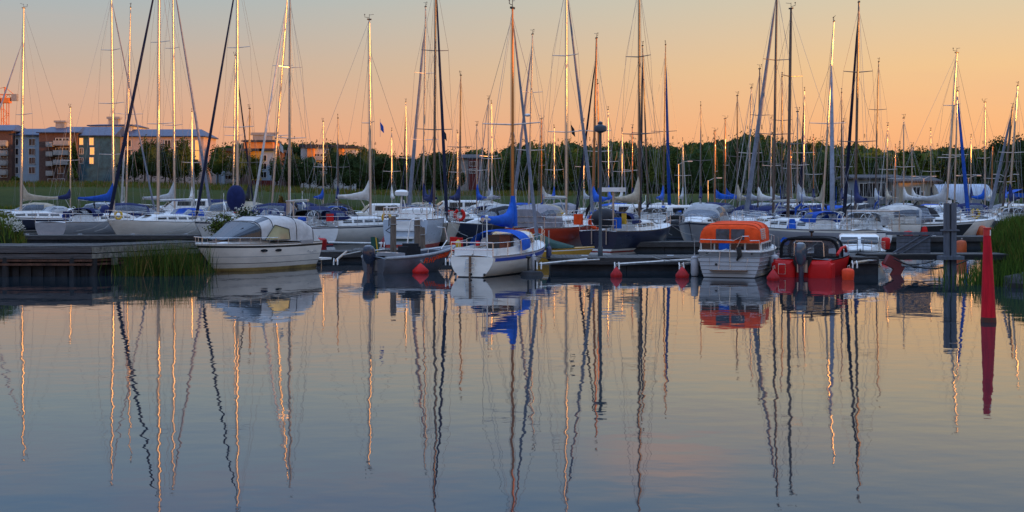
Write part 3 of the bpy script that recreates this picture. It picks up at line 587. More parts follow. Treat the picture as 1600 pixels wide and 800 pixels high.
building(480, 490, 226, 232, 240, 316, ORR, ROOFD, 'small orange lit penthouse on the roof of the white flats', [], flat=True, depth=4, group=AG); building(525, 535, 226, 232, 240, 317, ORR, ROOFD, 'small orange lit penthouse above the pale flats', [], flat=True, depth=4, group=AG)  # orange boxes paint the sunlit patches on the flats
building(716, 752, 240, 248, 288, 300, CONC, ROOFD, 'small white and red apartment house at the edge of the wood', [(737,254,0),(737,266,0),(744,254,0),(744,266,0)], group=AG)
b = MB(); p0 = at(722, 246, 299.8)
r2 = building(732, 748, 247, 249, 283, 299, REDW, ROOFD, 'red projecting bay with white windows on the small white house', [(737,256,0,(.8,1)),(743,256,0,(.8,1)),(737,267,0,(.8,1)),(743,267,0,(.8,1))], depth=1, overhang=.1, flat=True, group=AG)
# right shore
SG = 'sheds on the right shore'
building(1335, 1412, 272, 280, 314, 178, GREYW, ROOFD, 'long grey boarded boathouse with wide dark doors', [(1349,297,0,(1.1,1.8)),(1363,297,0,(1.2,1.9)),(1377,297,0,(1.0,1.9))], depth=9, hipx=.05, name='boathouse', group=SG)
building(1404, 1466, 274, 285, 312, 174, CREAMW, ROOFD, 'cream boarded clubhouse with white notice boards on its wall', [(1432,300,0,(.9,1.3))], depth=9, hipx=.05, name='clubhouse', group=SG)
def at_g(px, D): x = (px-800)/FPX*D; return Vector((x, D, ground(x, D)))
for px, D, lb in ((1393.5, 177.2, 'white notice board with a small emblem on the grey boathouse wall'), (1441, 173.2, 'white notice board with a small emblem on the cream clubhouse wall')):
    r = thing('notice_board', lb, 'sign', at(px, 304, D), 0, 'white notice boards on the sheds'); b = MB(); b.box((0,0,0), (.75,.06,1.0)); b.build('panel', BWHITE, r, 0); b = MB(); b.box((0,-.04,.05), (.25,.02,.4)); b.box((0,-.04,.30), (.38,.02,.06)); b.build('emblem', RUBBER, r, 0); b = MB(); b.box((0,.1,-1.6), (.08,.06,3.2)); b.build('post', DALU, r, 0)
r = thing('arched_hangar', 'white arched tarpaulin hangar with a bright end wall on the right shore', 'hangar', at(1514, 316, 170), math.radians(0), SG)
b = MB(); Lh = 84/FPX*170; hw = 2.9; secs = []
for x in [-Lh/2+Lh*i/10 for i in range(11)]: secs.append([(x, 4+math.cos(a)*hw, max(0,math.sin(a))**.8*2.75-.3 if 0 < a < PI else -.8) for a in [PI*k/12 for k in range(13)]])
b.loft(secs, False, (False, False)); b.build('roof', mat('hangar_sheet', (.36,.42,.52), .55, 0, .12, 1), r, 30)
for xx in (Lh/2-.02, -Lh/2+.02):
    b = MB(); b.poly([(xx, 4+math.cos(a)*hw*.98, max(0,math.sin(a))**.8*2.7-.3) for a in [PI*k/12 for k in range(13)]]); b.build('end_wall', mat('hangar_end', (.55,.50,.42), .6), r, 0)  # warmer, lighter end colour paints the sun on the gable
b = MB(); b.box((1.5, 1.06, .3), (2.2,.08,1.2)); b.build('door', GREYW, r, 0)
r = thing('tarpaulin_shelter', 'bright blue tarpaulin shelter at the far right edge beside the hangar', 'shelter', at(1598, 304, 172), 0)
b = MB(); b.loft([[(-1.6,0,.1),(0,0,.75),(1.6,0,.1)],[(-1.6,3,.1),(0,3,.7),(1.6,3,.1)]], False, (False,False)); b.box((-1.55,0,-.6),(.08,.08,1.4)); b.box((1.55,0,-.6),(.08,.08,1.4)); b.box((0,.02,-.1),(3.1,.03,.6)); b.build('tarpaulin', BRIGHT, r, 0)
def street_lamp(px, ybase, ytop, D, label, arms=(1,-1)):
    o = at(px, ytop, D); x = o.x; gz = ground(x, D); r = thing('street_lamp', label, 'street lamp', (x, D, gz), 0, 'street lamps along the shore'); h_ = o.z-gz
    b = MB(); b.tube([(0,0,0),(0,0,h_)], [.08,.05], 7)
    for s_ in arms: b.tube([(0,0,h_-.1),(s_*.7,0,h_+.25),(s_*1.1,0,h_+.3)], .035, 5)
    b.build('pole', ALU, r)
    for s_ in arms: b = MB(); b.box((s_*1.35,0,h_+.3), (.6,.22,.12)); b.build('lamp_head', BWHITE, r, 0)
street_lamp(1513, 318, 278, 165, 'double armed street lamp in front of the white hangar'); street_lamp(1443, 318, 279, 168, 'double armed street lamp in front of the cream clubhouse'); street_lamp(1572, 318, 276, 166, 'double armed street lamp right of the hangar')
for px, D, y_, lb in ((1060,150,256,'thin street lamp on the meadow edge, left of the two orange masts'),(1106,150,282,'short lamp on the meadow just left of the first orange mast')): street_lamp(px, 305, y_, D, lb, (1,))
# tower crane at the left edge
r = thing('tower_crane', 'orange tower crane lit by the sun above the roofs at the left edge', 'crane', at(8, 287, 420), 0); CR = mat('crane_orange', (.75,.20,.03), .5)
b = MB(); hz = (287-160)/FPX*420
for sx in (-1,1):
    for sy in (-1,1): b.box((sx*.9, sy*.9, hz/2), (.22,.22,hz))
k = 0; z = 0
while z < hz-2:
    s_ = 1 if k % 2 else -1
    for y_ in (-.9,.9): b.tube([(-.9*s_,y_,z),(.9*s_,y_,z+1.9)], .09, 4)
    z += 1.9; k += 1
b.build('mast', CR, r, 0); b = MB(); b.box((0,0,hz+.6),(3.4,2.6,1.6)); b.tube([(0,0,hz+1),(0,0,hz+5)],.3,6); b.tube([(0,0,hz+5),(-12,0,hz+2.2)],.1,4); b.tube([(0,0,hz+5),(3.6,0,hz+2.0)],.1,4)
for dz in (1.4, 2.6): b.tube([(-26,0,hz+dz),(4,0,hz+dz)],.16,4)
for i in range(15): b.tube([(-26+2*i,0,hz+1.4),(-25+2*i,0,hz+2.6),(-24+2*i,0,hz+1.4)],.1,4)
b.build('jib', CR, r, 0); b = MB(); b.box((3.2,0,hz+1.6),(1.8,1.6,2.2)); b.build('counterweight', CONC, r, 0); b = MB(); b.box((-1.6,-1.2,hz+.4),(1.3,1.2,1.6)); b.build('cab', GLASS, r, 0)
# trees one can tell apart
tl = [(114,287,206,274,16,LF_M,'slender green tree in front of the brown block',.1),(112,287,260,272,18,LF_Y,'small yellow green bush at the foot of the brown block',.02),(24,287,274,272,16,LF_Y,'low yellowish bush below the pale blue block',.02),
 (226,288,204,266,30,LF_M,'tall tree left of the white masts in front of the pinkish block',.08),(246,288,212,268,26,LF_D,'dark tree second from left before the pinkish block',.05),(268,288,232,264,24,LF_D,'lower dark tree with a gap above it before the pinkish block',.03),(288,288,203,266,30,LF_M,'tallest rounded tree before the right end of the pinkish block',.08),(303,288,240,268,22,LF_D,'dark tree at the right end of the pinkish block',.03),
 (340,292,218,285,34,LF_M,'broad green tree above the brown flats',.3),(372,294,226,290,40,LF_M,'wide green tree left of the yellow block',.2),(397,294,236,295,30,LF_Y,'yellow green tree in front of the yellow block',.25),
 (453,295,238,290,30,LF_D,'dark tree right of the narrow brick tower',.03),(474,295,246,288,26,LF_D,'dark tree before the left end of the white flats',.03),(520,295,214,300,30,LF_D,'tall dark tree between the two pairs of pale flats',.03),(566,296,224,292,40,LF_D,'dark bushy tree right of the pale flats',.03),(505,296,268,285,24,LF_D,'low dark bush before the white flats',.02),(545,296,262,286,24,LF_D,'low dark bush before the pale flats',.02),
 (196,288,232,262,24,LF_D,'dark tree just right of the netted block',.03),(236,288,206,260,30,LF_D,'broad dark tree before the middle of the pinkish block',.03),(278,288,214,260,30,LF_D,'broad dark tree overlapping the right of the pinkish block',.03),(210,288,222,262,24,LF_D,'narrow dark tree between the netted block and the tall tree',.03),(258,288,216,270,24,LF_D,'dark pointed tree between the two tall trees of the pinkish block',.03),(484,296,232,296,34,LF_D,'dark tree overlapping the left white flats',.02),(536,296,236,294,26,LF_D,'dark tree between the pale flats and the bushy tree',.02),(548,296,224,298,30,LF_D,'tall dark tree hiding the right end of the pale flats',.02),(432,295,236,296,20,LF_M,'slim tree in front of the narrow brick tower',.05),(462,295,228,300,26,LF_D,'taller dark tree behind the bare white boom',.02),(716,300,250,286,26,LF_D,'dark tree covering the left side of the small white and red house',.02),(590,300,228,298,34,LF_D,'dark tree just left of the mast with a folded white sail',.02),(640,300,236,298,34,LF_M,'green tree behind the two short distant masts',.02),(664,300,232,298,34,LF_D,'dark tree behind the lilac headsail',.02),
 (612,300,232,296,30,LF_D,'dark tree behind the mast with a folded white sail',.03),(690,300,226,290,36,LF_D,'dark tree left of the small white and red house',.03),(772,300,228,290,34,LF_M,'green tree just right of the white and red house',.05),
 (1345,314,226,215,34,LF_Y,'sunlit yellowish tree above the left end of the boathouse roof',.1),(1412,314,228,212,42,LF_Y,'sunlit yellow green tree behind the clubhouse roof',.1),(1446,314,232,214,30,LF_Y,'small sunlit tree behind the right end of the clubhouse',.1),  # yellow leaf colour paints the sun on these crowns
 (1308,318,274,150,30,LF_M,'round green bush left of the boathouse',.0),(1290,318,282,150,24,LF_M,'small green bush left of the round bush',.0),
 (1516,314,218,190,50,LF_M,'broad tree behind the white hangar',.1),(1562,314,198,188,60,LF_M,'large leafy tree right of the hangar',.1),(1600,314,194,186,60,LF_D,'large dark tree at the right edge of the picture',.1)]
for px, yb, yt, D, wd, lf, lb, tr in tl: tree(px, yb, yt-(3 if 430 < px < 700 else 0), D, wd*(1.4 if 195 < px < 700 else 1), lf, lb, trunk=tr*.5, n=1900 if D > 230 else 2600, size=.22 if D > 230 else .18)
for px, yt, wd, lf, lb in ((440,302,16,LF_O,'small autumn coloured bush left of the row'),(528,312,24,LF_O,'orange leaved bush behind the steel stern arch'),(537,318,20,LF_O,'lower orange bush behind the steel stern arch'),(605,318,26,LF_Y,'yellow green bush on the far bank beside the tall reeds'),(652,322,22,LF_M,'low green bush on the far bank'),(1420,306,30,LF_D,'dark hedge bush below the clubhouse wall'),(1485,306,30,LF_D,'dark bush at the foot of the hangar'),(1540,308,30,LF_D,'dark bush below the hangar door')):
    tree(px, 335, yt, 134 if px < 1300 else 150, wd, lf, lb, 'bush', .0, 500, .16, 'bushes along the far bank')
# ------------------------------------------------------------------ hero: white motor cruiser, bow towards the left
def frame_on(o): pass
def strips(parent, name, m, paths, r=.012, n=5):
    b = MB()
    for p in paths: b.tube(p, r, n)
    return b.build(name, m, parent)
root = thing('motor_cruiser', 'white motor cruiser with grey canopy and two oval portholes beside the wooden quay', 'motor boat', (-9.36, 45.89, 0), math.radians(238))
h = Hull(5.4, 2.3, .98, .93, .90, .95, .50, .38, .12, .03)
WARM = gel('warm_white', (.74,.70,.63)); OCB = mat('stained_bottom', (.42,.30,.10), .5, 0, .3, 2)
lv = [(1,0),(.955,0),(.95,1),(.875,1),(.87,0),(.55,0),(.53,2),(.515,0),(.30,0),(.28,1),(.24,0),(.12,0),(.06,3),(-.02,3),(-.4,3),(-1,3)]
h.build(root, [WARM, BLACKG, GREY, OCB], lv, 26); dk = h.deck(root, DECK, (.03,.40), .45, .07)
# raised foredeck with brown sunpad and hatch
b = MB(); secs = []
for f in [i/12 for i in range(13)]:
    t = .50+.44*f; p = h.pt(t, 1); w_ = p.y*.80; z = p.z; hh = .27*(1-f)**.9+.015; secs.append([(p.x, w_*a, z-.02+hh*c) for a, c in ((1,0),(.9,.6),(.72,.92),(.4,1),(0,1.04),(-.4,1),(-.72,.92),(-.9,.6),(-1,0))])
b.loft(secs, False, (True, True)); fd = b.build('foredeck', DECK, root, 35)
BROWN = mat('brown_sunpad', (.10,.055,.035), .8, 0, .2, 5)
b = MB(); secs = []
for f in [i/8 for i in range(9)]:
    t = .60+.30*f; p = h.pt(t, 1); hh = .27*(1-(t-.5)/.44)**.9+.015; w_ = p.y*.42*(1-.25*f); z0 = p.z-.02+hh*1.02; secs.append([(p.x, w_, z0), (p.x, w_*.9, z0+.035), (p.x, -w_*.9, z0+.035), (p.x, -w_, z0)])
b.loft(secs); b.build('sunpad', BROWN, fd, 30)
b = MB(); b.box((.55,0,1.235), (.42,.62,.04)); b.build('deck_hatch', GLASS, fd)
# windscreen, canopy
SMOKE = mat('tinted_windscreen', (.02,.035,.055), .10, 0, .2, 1.5, alpha=.93); SIDEG = mat('side_window', (.80,.72,.42), .08, .6, .10, 3)  # yellow base of the side window paints in the golden sky reflection
CLOTHG = mat('canopy_silver_grey', (.52,.51,.50), .8, 0, .15, 3, bump=.6)
cs = [(1.60,.52,.02,1.10), (.50,.94,.60,1.10), (.45,.95,.64,1.09), (-.10,.98,.86,1.03), (-.75,1.0,.90,1.02), (-1.30,1.01,.89,1.0), (-1.85,1.01,.82,.98), (-2.20,1.01,.66,.96), (-2.60,1.0,.04,.96)]
cn_ = canopy(root, cs, CLOTHG, SMOKE, lambda i, k: (i == 0) or (i == 2 and k in (4,5,8,9)), 'canopy', e=.48, jit=.018)
for sd_ in (1,-1):
    q = [(.34,1.07,.95),(-.90,1.06,1.005),(-.84,1.44,1.0),(-.14,1.60,.965)]; b = MB(); b.loft([[Vector((x, sd_*(y+.02), z)) for x, z, y in q], [Vector((x, sd_*(y+.045), z)) for x, z, y in q]]); b.build('side_window', SIDEG, cn_, 0)
    b = MB(); qq = [Vector((x, sd_*(y+.05), z)) for x, z, y in q]; b.tube(qq+[qq[0]], .018, 5); b.build('window_frame', BLACKG, cn_)
a0 = arch(.48,.95,.64,1.10,14,.48); strips(cn_, 'windscreen_frame', DALU, [a0, [(1.36,.02,1.19),(.90,.02,1.47),(.43,.02,1.73)], [(1.33,.4,1.18),(.44,.62,1.66)], [(1.33,-.4,1.18),(.44,-.62,1.66)]], .016)
strips(cn_, 'hoop', DALU, [arch(x, w_+.012, hh+.012, z0, 14, .48) for x, w_, hh, z0 in ((-.10,.98,.86,1.03), (-1.30,1.01,.89,1.0), (-2.20,1.01,.66,.96))], .012)
strips(root, 'wiper', RUBBER, [[(1.22,.3,1.27),(.85,.45,1.52)],[(1.22,-.3,1.27),(.85,-.1,1.52)]], .01)
for sd_ in (1,-1):
    for t in (.46, .58):
        p = h.pt(t, .77, sd_); q = h.pt(t+.03, .77, sd_); b = MB(); d = (q-p).normalized(); n_ = Vector((d.y*-1, d.x, 0))*sd_
        if n_.y*sd_ < 0: n_ = -n_
        b.loft([[p+n_*o_+d*math.cos(a)*.15+Vector((0,0,math.sin(a)*.05)) for a in [2*PI*k/14 for k in range(14)]] for o_ in (-.02,.02)]); b.build('porthole', GLASS, root, 0)
    p = h.pt(.11, .97, sd_); q = h.pt(.24, .97, sd_); b = MB(); b.loft([[p+Vector((0,sd_*.012,.13)), q+Vector((0,sd_*.012,.13)), q+Vector((0,sd_*.012,-.0)), p+Vector((0,sd_*.012,0))], [p+Vector((0,-sd_*.05,.13)), q+Vector((0,-sd_*.05,.13)), q+Vector((0,-sd_*.05,0)), p+Vector((0,-sd_*.05,0))]]); b.build('air_vent', GREY, root, 0)
    # faded script near the stern, drawn as thin strokes
    b = MB(); o_ = h.pt(.06, .62, sd_); e_ = h.pt(.17, .62, sd_); dd = (e_-o_); pts = []
    for i in range(40):
        f = i/39; pts.append(o_+dd*f+Vector((0, sd_*.010, .035*math.sin(f*31)+.03*math.sin(f*9)+.02*f)))
    b.tube(pts, .006, 4); b.build('lettering', GREY, root)
h.rail(root, .46, .97, .24, 'bow_rail', .013, 8, False, False, (1,)); b = MB()
tipx = h.pt(1,1); b.tube([h.pt(.97,1,1)+Vector((0,-.0,.24)), tipx+Vector((.08,0,.26)), h.pt(.97,1,-1)+Vector((0,0,.24))], .014, 6); b.build('pulpit', STEEL, root)
b = MB(); b.box((-2.95,0,.28), (.62,2.0,.07)); b.box((-2.90,.4,.16), (.3,.08,.2)); b.box((-2.90,-.4,.16), (.3,.08,.2)); b.build('swim_platform', WHITE, root)
strips(root, 'stern_ladder', STEEL, [[(-3.24,.25,.32),(-3.28,.25,-.2)],[(-3.24,.5,.32),(-3.28,.5,-.2)],[(-3.26,.25,.1),(-3.26,.5,.1)],[(-3.26,.25,-.05),(-3.26,.5,-.05)]], .014)
b = MB(); b.lathe([(.05,0),(.07,.03),(.05,.09)], 8, (.95,-.62,1.25)); b.build('horn', RUBBER, root)
# ------------------------------------------------------------------ hero: small white sailing boat, transom towards us
D_ = 44.0; loc = Vector((-.16, 44.06, 0)); hd = math.radians(66)
root = thing('sailing_dinghy_cruiser', 'small white sailing boat with blue sheer band, wooden mast and bright blue spray hood', 'sailing boat', loc, hd)
h = Hull(5.6, 2.15, .98, .66, .72, .55, .34, .45, -.12, .02, .42); BSTR = mat('sheer_band_blue', (.02,.06,.34), .35, 0, .1)
lv = [(1,0),(.97,0),(.83,0),(.6,0),(.35,0),(.14,0),(.05,0),(-.02,1),(-.3,1),(-1,1)]
h.build(root, [WARM, ANTIBLK], lv, 22, ); h.stripe(root, 'sheer_band', BSTR, .94, .78, .02, .985, .007); h.stripe(root, 'sheer_pinstripe', mat('pale_lilac_band', (.35,.34,.42), .4), 1.0, .955, .0, .985, .007)
h.deck(root, DECK, (.05,.36), .35)
# coaming round the cockpit
b = MB(); pa = [(-2.5,.74,.66),(-1.6,.80,.66),(-.55,.80,.72),(-.55,-.80,.72),(-1.6,-.80,.66),(-2.5,-.74,.66)]
for a, c in ((0,1),(1,2),(3,4),(4,5),(5,0)):
    p, q = Vector(pa[a]), Vector(pa[c]); hh = .27; n_ = Vector((0,0,hh)); d = (q-p).normalized(); s_ = Vector((-d.y, d.x, 0))*.05
    b.loft([[p+s_, p-s_, p-s_*.7+n_, p+s_*.7+n_], [q+s_, q-s_, q-s_*.7+n_, q+s_*.7+n_]])
b.build('coaming', WHITE, root, 30)
cb_ = cabin(root, -.6, 1.75, .80, .36, .74, .92, .52, .8, WHITE, 2, mat('warm_pane', (.20,.16,.08), .1, 0, .3, 6), wv=(.35,.8))
b = MB(); b.box((-.63,0,1.0), (.05,1.0,.62)); b.build('bulkhead', BLACKG, root); b = MB(); b.box((-.67,-.22,1.02), (.05,.40,.58)); b.build('companionway_door', mat('red_brown_door', (.20,.06,.03), .5, 0, .2, 6), root)
canopy(root, [(.15,.74,.40,1.05),(.05,.86,.56,.90),(-.25,.93,.64,.86),(-.75,.98,.66,.82),(-.95,.99,.62,.82)], BRIGHT, None, lambda i, k: i == 0 and k in (3,4,5,8,9,10), 'spray_hood', e=.75)
xm = .45; zm = 1.38
mast_ = rig(root, h, xm, zm, 9.15, (.10, .05), WOODSUN, .062, 1, .97, 'g', .055, True, 2.35, .42, None, -1, tall=1.0, boom_m=ALU, sp_len=1.1)
sail_pack(root, (xm-.05,0,zm+.25), (xm-2.3,.05,zm+.45), BRIGHT, .35, .17)
b = MB(); b.tube([(xm,0,zm+.2),(xm,0,zm+.75),(xm+.02,0,zm+1.25)], [.17,.16,.075], 9); b.build('mast_boot', BRIGHT, mast_)
# transom details
def TP(y, z, off=-.03): return Vector((-h.L/2+h.stern*0+off-.12*(1-z/.66)*1.0, y, z))
strips(root, 'boarding_ladder', STEEL, [[TP(.18,.60,-.06),TP(.18,.16,-.08),TP(-.14,.16,-.08),TP(-.14,.60,-.06),TP(.18,.60,-.06)],[TP(.18,.45,-.07),TP(-.14,.45,-.07)],[TP(.18,.31,-.075),TP(-.14,.31,-.075)]], .013)
for yy in (.55, -.02, -.50): b = MB(); b.ball(TP(yy,.10,-.01), .045, 6); b.build('drain', RUBBER, root)
b = MB(); b.tube([(-2.78,-.55,.45),(-2.85,-.55,1.95)], .022, 6); b.ball((-2.85,-.55,1.97), .06, 6); b.build('stern_pole', WHITE, root)
h.rail(root, .0, .30, .46, 'push_pit', .014, 3, False, True, (1,)); h.rail(root, .30, .93, .5, 'guard_rail', .011, 5, True, False, (1,))
b = MB(); b.tube([(-2.7,.1,.62),(-2.2,.05,.95),(-1.6,0,1.0)], .025, 6); b.build('tiller', TEAK, root); b = MB(); b.box((-2.9,.02,.25),(.10,.05,.9)); b.build('rudder', TEAK, root)
b = MB(); b.box((-.9,.7,1.02),(.12,.10,.16)); b.build('cockpit_light', REDP, root)
def W2(root_, p): return root_.location + Matrix.Rotation(root_.rotation_euler.z, 3, 'Z') @ Vector(p)
def fender(p, m, label, r=.09, ln=.5):
    b = MB(); b.lathe([(.02,ln+.12),(.03,ln+.03),(r*.8,ln),(r,ln*.85),(r,ln*.15),(r*.8,0),(.03,-.03),(.02,-.06)], 12); o = b.build('fender', m, None); o.location = p; tag(o, label, 'fender'); b = MB(); b.tube([(0,0,ln+.1),(.0,.05,ln+.6)], .01, 4); b.build('rope', ROPE, o); return o
FW = mat('fender_white', (.42,.42,.44), .45, 0, .2, 3); FB = mat('fender_blue', (.03,.05,.13), .45, 0, .15, 3)
p = h.pt(.42, .95, -1); fender(W2(root, (p.x, p.y-.11, .12)), FW, 'long pale fender with black end on the white sailing boat, under its blue band'); p = h.pt(.87, .95, -1); fender(W2(root, (p.x, p.y-.16, .38)), FB, 'dark blue fender hanging nearest the bow of the small white sailing boat', .085, .42); p = h.pt(.97, .95, -1); fender(W2(root, (p.x+.25, p.y-.22, .36)), FB, 'second dark blue fender just right of the bow of the small white sailing boat', .085, .42)
# ------------------------------------------------------------------ hero: clinker boat with orange tent
root = thing('cabin_boat', 'grey clinker motor boat with bright orange canvas tent, stern facing the camera', 'motor boat', W(1149, 432)+Vector((.52,1.95,0)), math.radians(72))
h = Hull(5.2, 2.36, .98, .84, .84, .5, .30, .45, -.10, .03); CL = gel('clinker_grey', (.36,.37,.39)); CL2 = gel('clinker_dark', (.13,.135,.145))
lv = [(1,0),(.97,0),(.965,1),(.76,1),(.755,2)]
prof = []
h.build(root, [CL2, CL2, CL, ANTIBLK], [(1,1),(.96,1),(.77,1),(.765,2),(.6,2),(.45,2),(.3,2),(.15,2),(.03,2),(-.02,3),(-.4,3),(-1,3)], 20)
# overlapping strakes: rounded edges along each plank and across the transom
b = MB()
for v in (.77,.61,.46,.31,.16):
    for sd_ in (1,-1): b.tube([h.pt(t/14, v, sd_)+Vector((0, sd_*.004, 0)) for t in range(15)], .016, 5)
    b.tube([h.pt(0, v, 1)+Vector((-.004,0,0)), h.pt(0, v, -1)+Vector((-.004,0,0))], .014, 5)
b.build('strake', GREY, root); b = MB()
for sd_ in (1,-1): b.tube([h.pt(t/18, 1, sd_)+Vector((0,0,.0)) for t in range(19)], .032, 6)
b.tube([h.pt(0,1,1), h.pt(0,1,-1)], .032, 6); b.build('rubbing_strake', WHITE, root); h.deck(root, DECK, (.02,.45), .4)
# low wheelhouse with white framed windows
b = MB(); secs = [[(x, 1.01*k, .86), (x, .99*k, 1.12), (x, -.99*k, 1.12), (x, -1.01*k, .86)] for x, k in ((-2.35,1),(-2.30,1),(.45,.98),(1.1,.72))]; b.loft(secs); wh_ = b.build('deckhouse', WHITE, root, 30)
for ya, yb_ in ((.93,.55),(.49,.07),(-.02,-.44),(-.50,-.93)):
    b = MB(); b.box((-2.375,(ya+yb_)/2,.99),(.03,abs(ya-yb_),.19)); b.build('window', GLASS, wh_, 0)
for sd_ in (1,-1):
    for k in range(4): b = MB(); b.box((-1.95+k*.62, sd_*1.012,.99),(.48,.03,.19)); b.build('window', GLASS, wh_, 0)
b = MB(); b.box((-2.41,.20,.99),(.03,.34,.21)); b.build('blue_cloth', BRIGHT, root)
OT = [0,(-2.42,1.0,.30,1.11),(-2.38,.985,.52,1.11),(-2.28,.93,.59,1.12),(-1.6,.95,.65,1.11),(-.6,.96,.67,1.11),(.0,.95,.63,1.11),(.5,.88,.30,1.12),(.85,.74,.02,1.13)]
can = canopy(root, OT[1:], ORANGEC, VINYL, lambda i, k: (i == 5 and 2 < k < 11), 'orange_tent', e=.40, ends=(True, True), jit=.008)
b = MB(); y0 = -2.40
for ya, yb_ in ((.46,.03),(-.03,-.46)):
    g = MB(); q = [Vector((-2.455,ya,1.22)),Vector((-2.455,yb_,1.22)),Vector((-2.425,yb_,1.56)),Vector((-2.425,ya,1.56))]; g.loft([q,[p+Vector((.05,0,0)) for p in q]]); g.build('rear_window', mat('tent_pane', (.06,.065,.09), .12, 0, .4, 5, bump=.2), can, 0)
LOUV = mat('striped_pane', (.55,.50,.45), .3, 0, .1)
for k in range(2):
    sw = MB(); x0_ = -2.05+k*.50; q = [Vector((x0_,-.975,1.22)),Vector((x0_+.36,-.975,1.22)),Vector((x0_+.36,-.935,1.56)),Vector((x0_,-.935,1.56))]; sw.loft([[p+Vector((0,-.03,0)) for p in q],[p+Vector((0,.02,0)) for p in q]]); so = sw.build('side_window', LOUV, can, 0)
    for j in range(5): s2 = MB(); z = 1.25+j*.066; s2.box((x0_+.18,-1.005+.035*(z-1.22)/.34,z),(.36,.012,.02)); s2.build('stripe', ORANGEC, so, 0)
strips(can, 'seam', mat('orange_seam', (.55,.06,.012), .8), [arch(x, w_+.006, hh+.006, z0, 14, .40) for x, w_, hh, z0 in (OT[3], OT[4], OT[5], OT[6])]+[[(-2.41,.62,1.14),(-2.37,.60,1.60)],[(-2.41,-.62,1.14),(-2.37,-.60,1.60)]], .012)
strips(root, 'push_pit', STEEL, [[(-2.55,.95,.88),(-2.58,.95,1.22),(-2.58,-.1,1.20)],[(-2.58,-.10,1.18),(-2.62,-.42,1.34),(-2.62,-.62,1.34),(-2.58,-.66,1.20),(-2.55,-.95,1.2),(-2.55,-.95,.88)],[(-2.62,-.42,1.34),(-2.60,-.2,.9)],[(-2.58,.6,1.21),(-2.56,.6,.9)]], .014)
strips(root, 'boarding_ladder', STEEL, [[(-2.72,.28,.86),(-2.76,.33,.22),(-2.76,-.05,.22),(-2.72,-.02,.90),(-2.72,.08,.92),(-2.72,.28,.86)],[(-2.74,.62,.60),(-2.76,.62,.25),(-2.76,-.55,.25),(-2.74,-.60,.62)]], .013)
b = MB(); b.box((-2.76,0,.235),(.20,1.2,.03)); b.build('bathing_step', TEAK, root); b = MB(); b.tube([(-2.64,-.30,.98),(-2.68,-.34,.72),(-2.66,-.24,.55)], [.09,.07,.02], 7); b.build('anchor', RUBBER, root)
b = MB(); b.ball((-2.66,.42,.42), .045, 6); b.ball((-2.64,.72,.78), .03, 6); b.ball((-2.64,-.72,.78), .03, 6); b.build('fitting', RUBBER, root)
h.rail(root, .62, .95, .38, 'bow_rail', .012, 4, True, False, (1,))
p = W2(root, (-2.3, 1.18, .02)); fender(p, FW, 'tall pale fender at the left corner of the orange tented boat', .13, .62)
p = W2(root, (-1.2, -1.28, .25)); fender(p, FW, 'light fender on the right side of the orange tented boat', .15, .42); p = W2(root, (-.4, -1.32, .28)); fender(p, mat('fender_pink', (.36,.24,.24), .45), 'pinkish fender further forward on the right side of the orange tented boat', .13, .40)
# ------------------------------------------------------------------ hero: red boat with black hood and outboard
root = thing('outboard_boat', 'bright red motor boat with black framed hood and dark outboard, stern facing the camera', 'motor boat', W(1277, 432)+Vector((.44,1.62,0)), math.radians(63))
RG = mat('red_hull', (.55,.006,.006), .5, 0, .12, 1.5); ROP = mat('red_orange_side', (.80,.06,.014), .5, 0, .15, 3)
h = Hull(4.4, 2.05, .74, .56, .94, .6, .30, .4, 0, .0)
h.build(root, [RG, RG, RG, RG], None, 18)
h.deck(root, mat('grey_cockpit', (.10,.10,.11), .7), (.06,.55), .25)
for yc in (.60,-.60):
    b = MB(); wd = .76; secs = []
    for x, z1, q in ((-2.46,.34,.10),(-2.43,.46,.05),(-2.36,.54,.0),(-1.9,.59,.0)): o1 = wd/2-q; s1 = 1 if yc > 0 else -1; secs.append([(x, yc-o1, -.15),(x, yc+o1, -.15),(x, yc+o1, z1-.12-(.14 if s1 < 0 else 0)),(x, yc+o1-.10, z1-.01-(.02 if s1 < 0 else 0)),(x, yc-o1+.10, z1-.01-(.02 if s1 > 0 else 0)),(x, yc-o1, z1-.12-(.14 if s1 > 0 else 0))])
    b.loft(secs); b.build('stern_tank', RG, root, 25)
strips(root, 'boarding_handle', STEEL, [[(-2.46,.72,.42),(-2.46,.72,.10),(-2.46,.50,.10),(-2.46,.50,.42),(-2.46,.72,.42)]], .012)
strips(root, 'grab_rail', REDP, [[(-1.6,-.98,.72),(-1.2,-1.02,.92),(-.6,-1.02,.95),(-.3,-.98,.78)]], .05, 8)
cs = [(-.55,.86,.98,.72),(-1.35,.88,.96,.72),(-1.42,.89,.95,.72),(-1.75,.90,.80,.70)]
hoodo = canopy(root, [(.35,.74,.20,.66),(-.35,.86,.64,.60),(-.42,.87,.66,.60)], BLACKC, VINYL, lambda i, k: i == 0, 'windscreen', e=.5)
ho = canopy(root, [(-.42,.88,.67,.60),(-1.25,.93,.67,.58),(-1.32,.93,.66,.58)], BLACKC, VINYL, lambda i, k: i == 0 and k in (0,1,2,11,12,13), 'hood', e=.46)
strips(ho, 'hood_frame', BLACKC, [arch(-1.34,.94,.66,.57,18,.42), arch(-.45,.88,.66,.58,18,.42), [(-1.36,.94,.60),(-1.36,-.94,.60)]], .055, 7)
strips(ho, 'targa_bar', STEEL, [[(-1.38,.50,.58),(-1.38,.48,1.08),(-1.38,.42,1.14),(-1.38,-.42,1.14),(-1.38,-.48,1.08),(-1.38,-.50,.58)]], .022, 6)
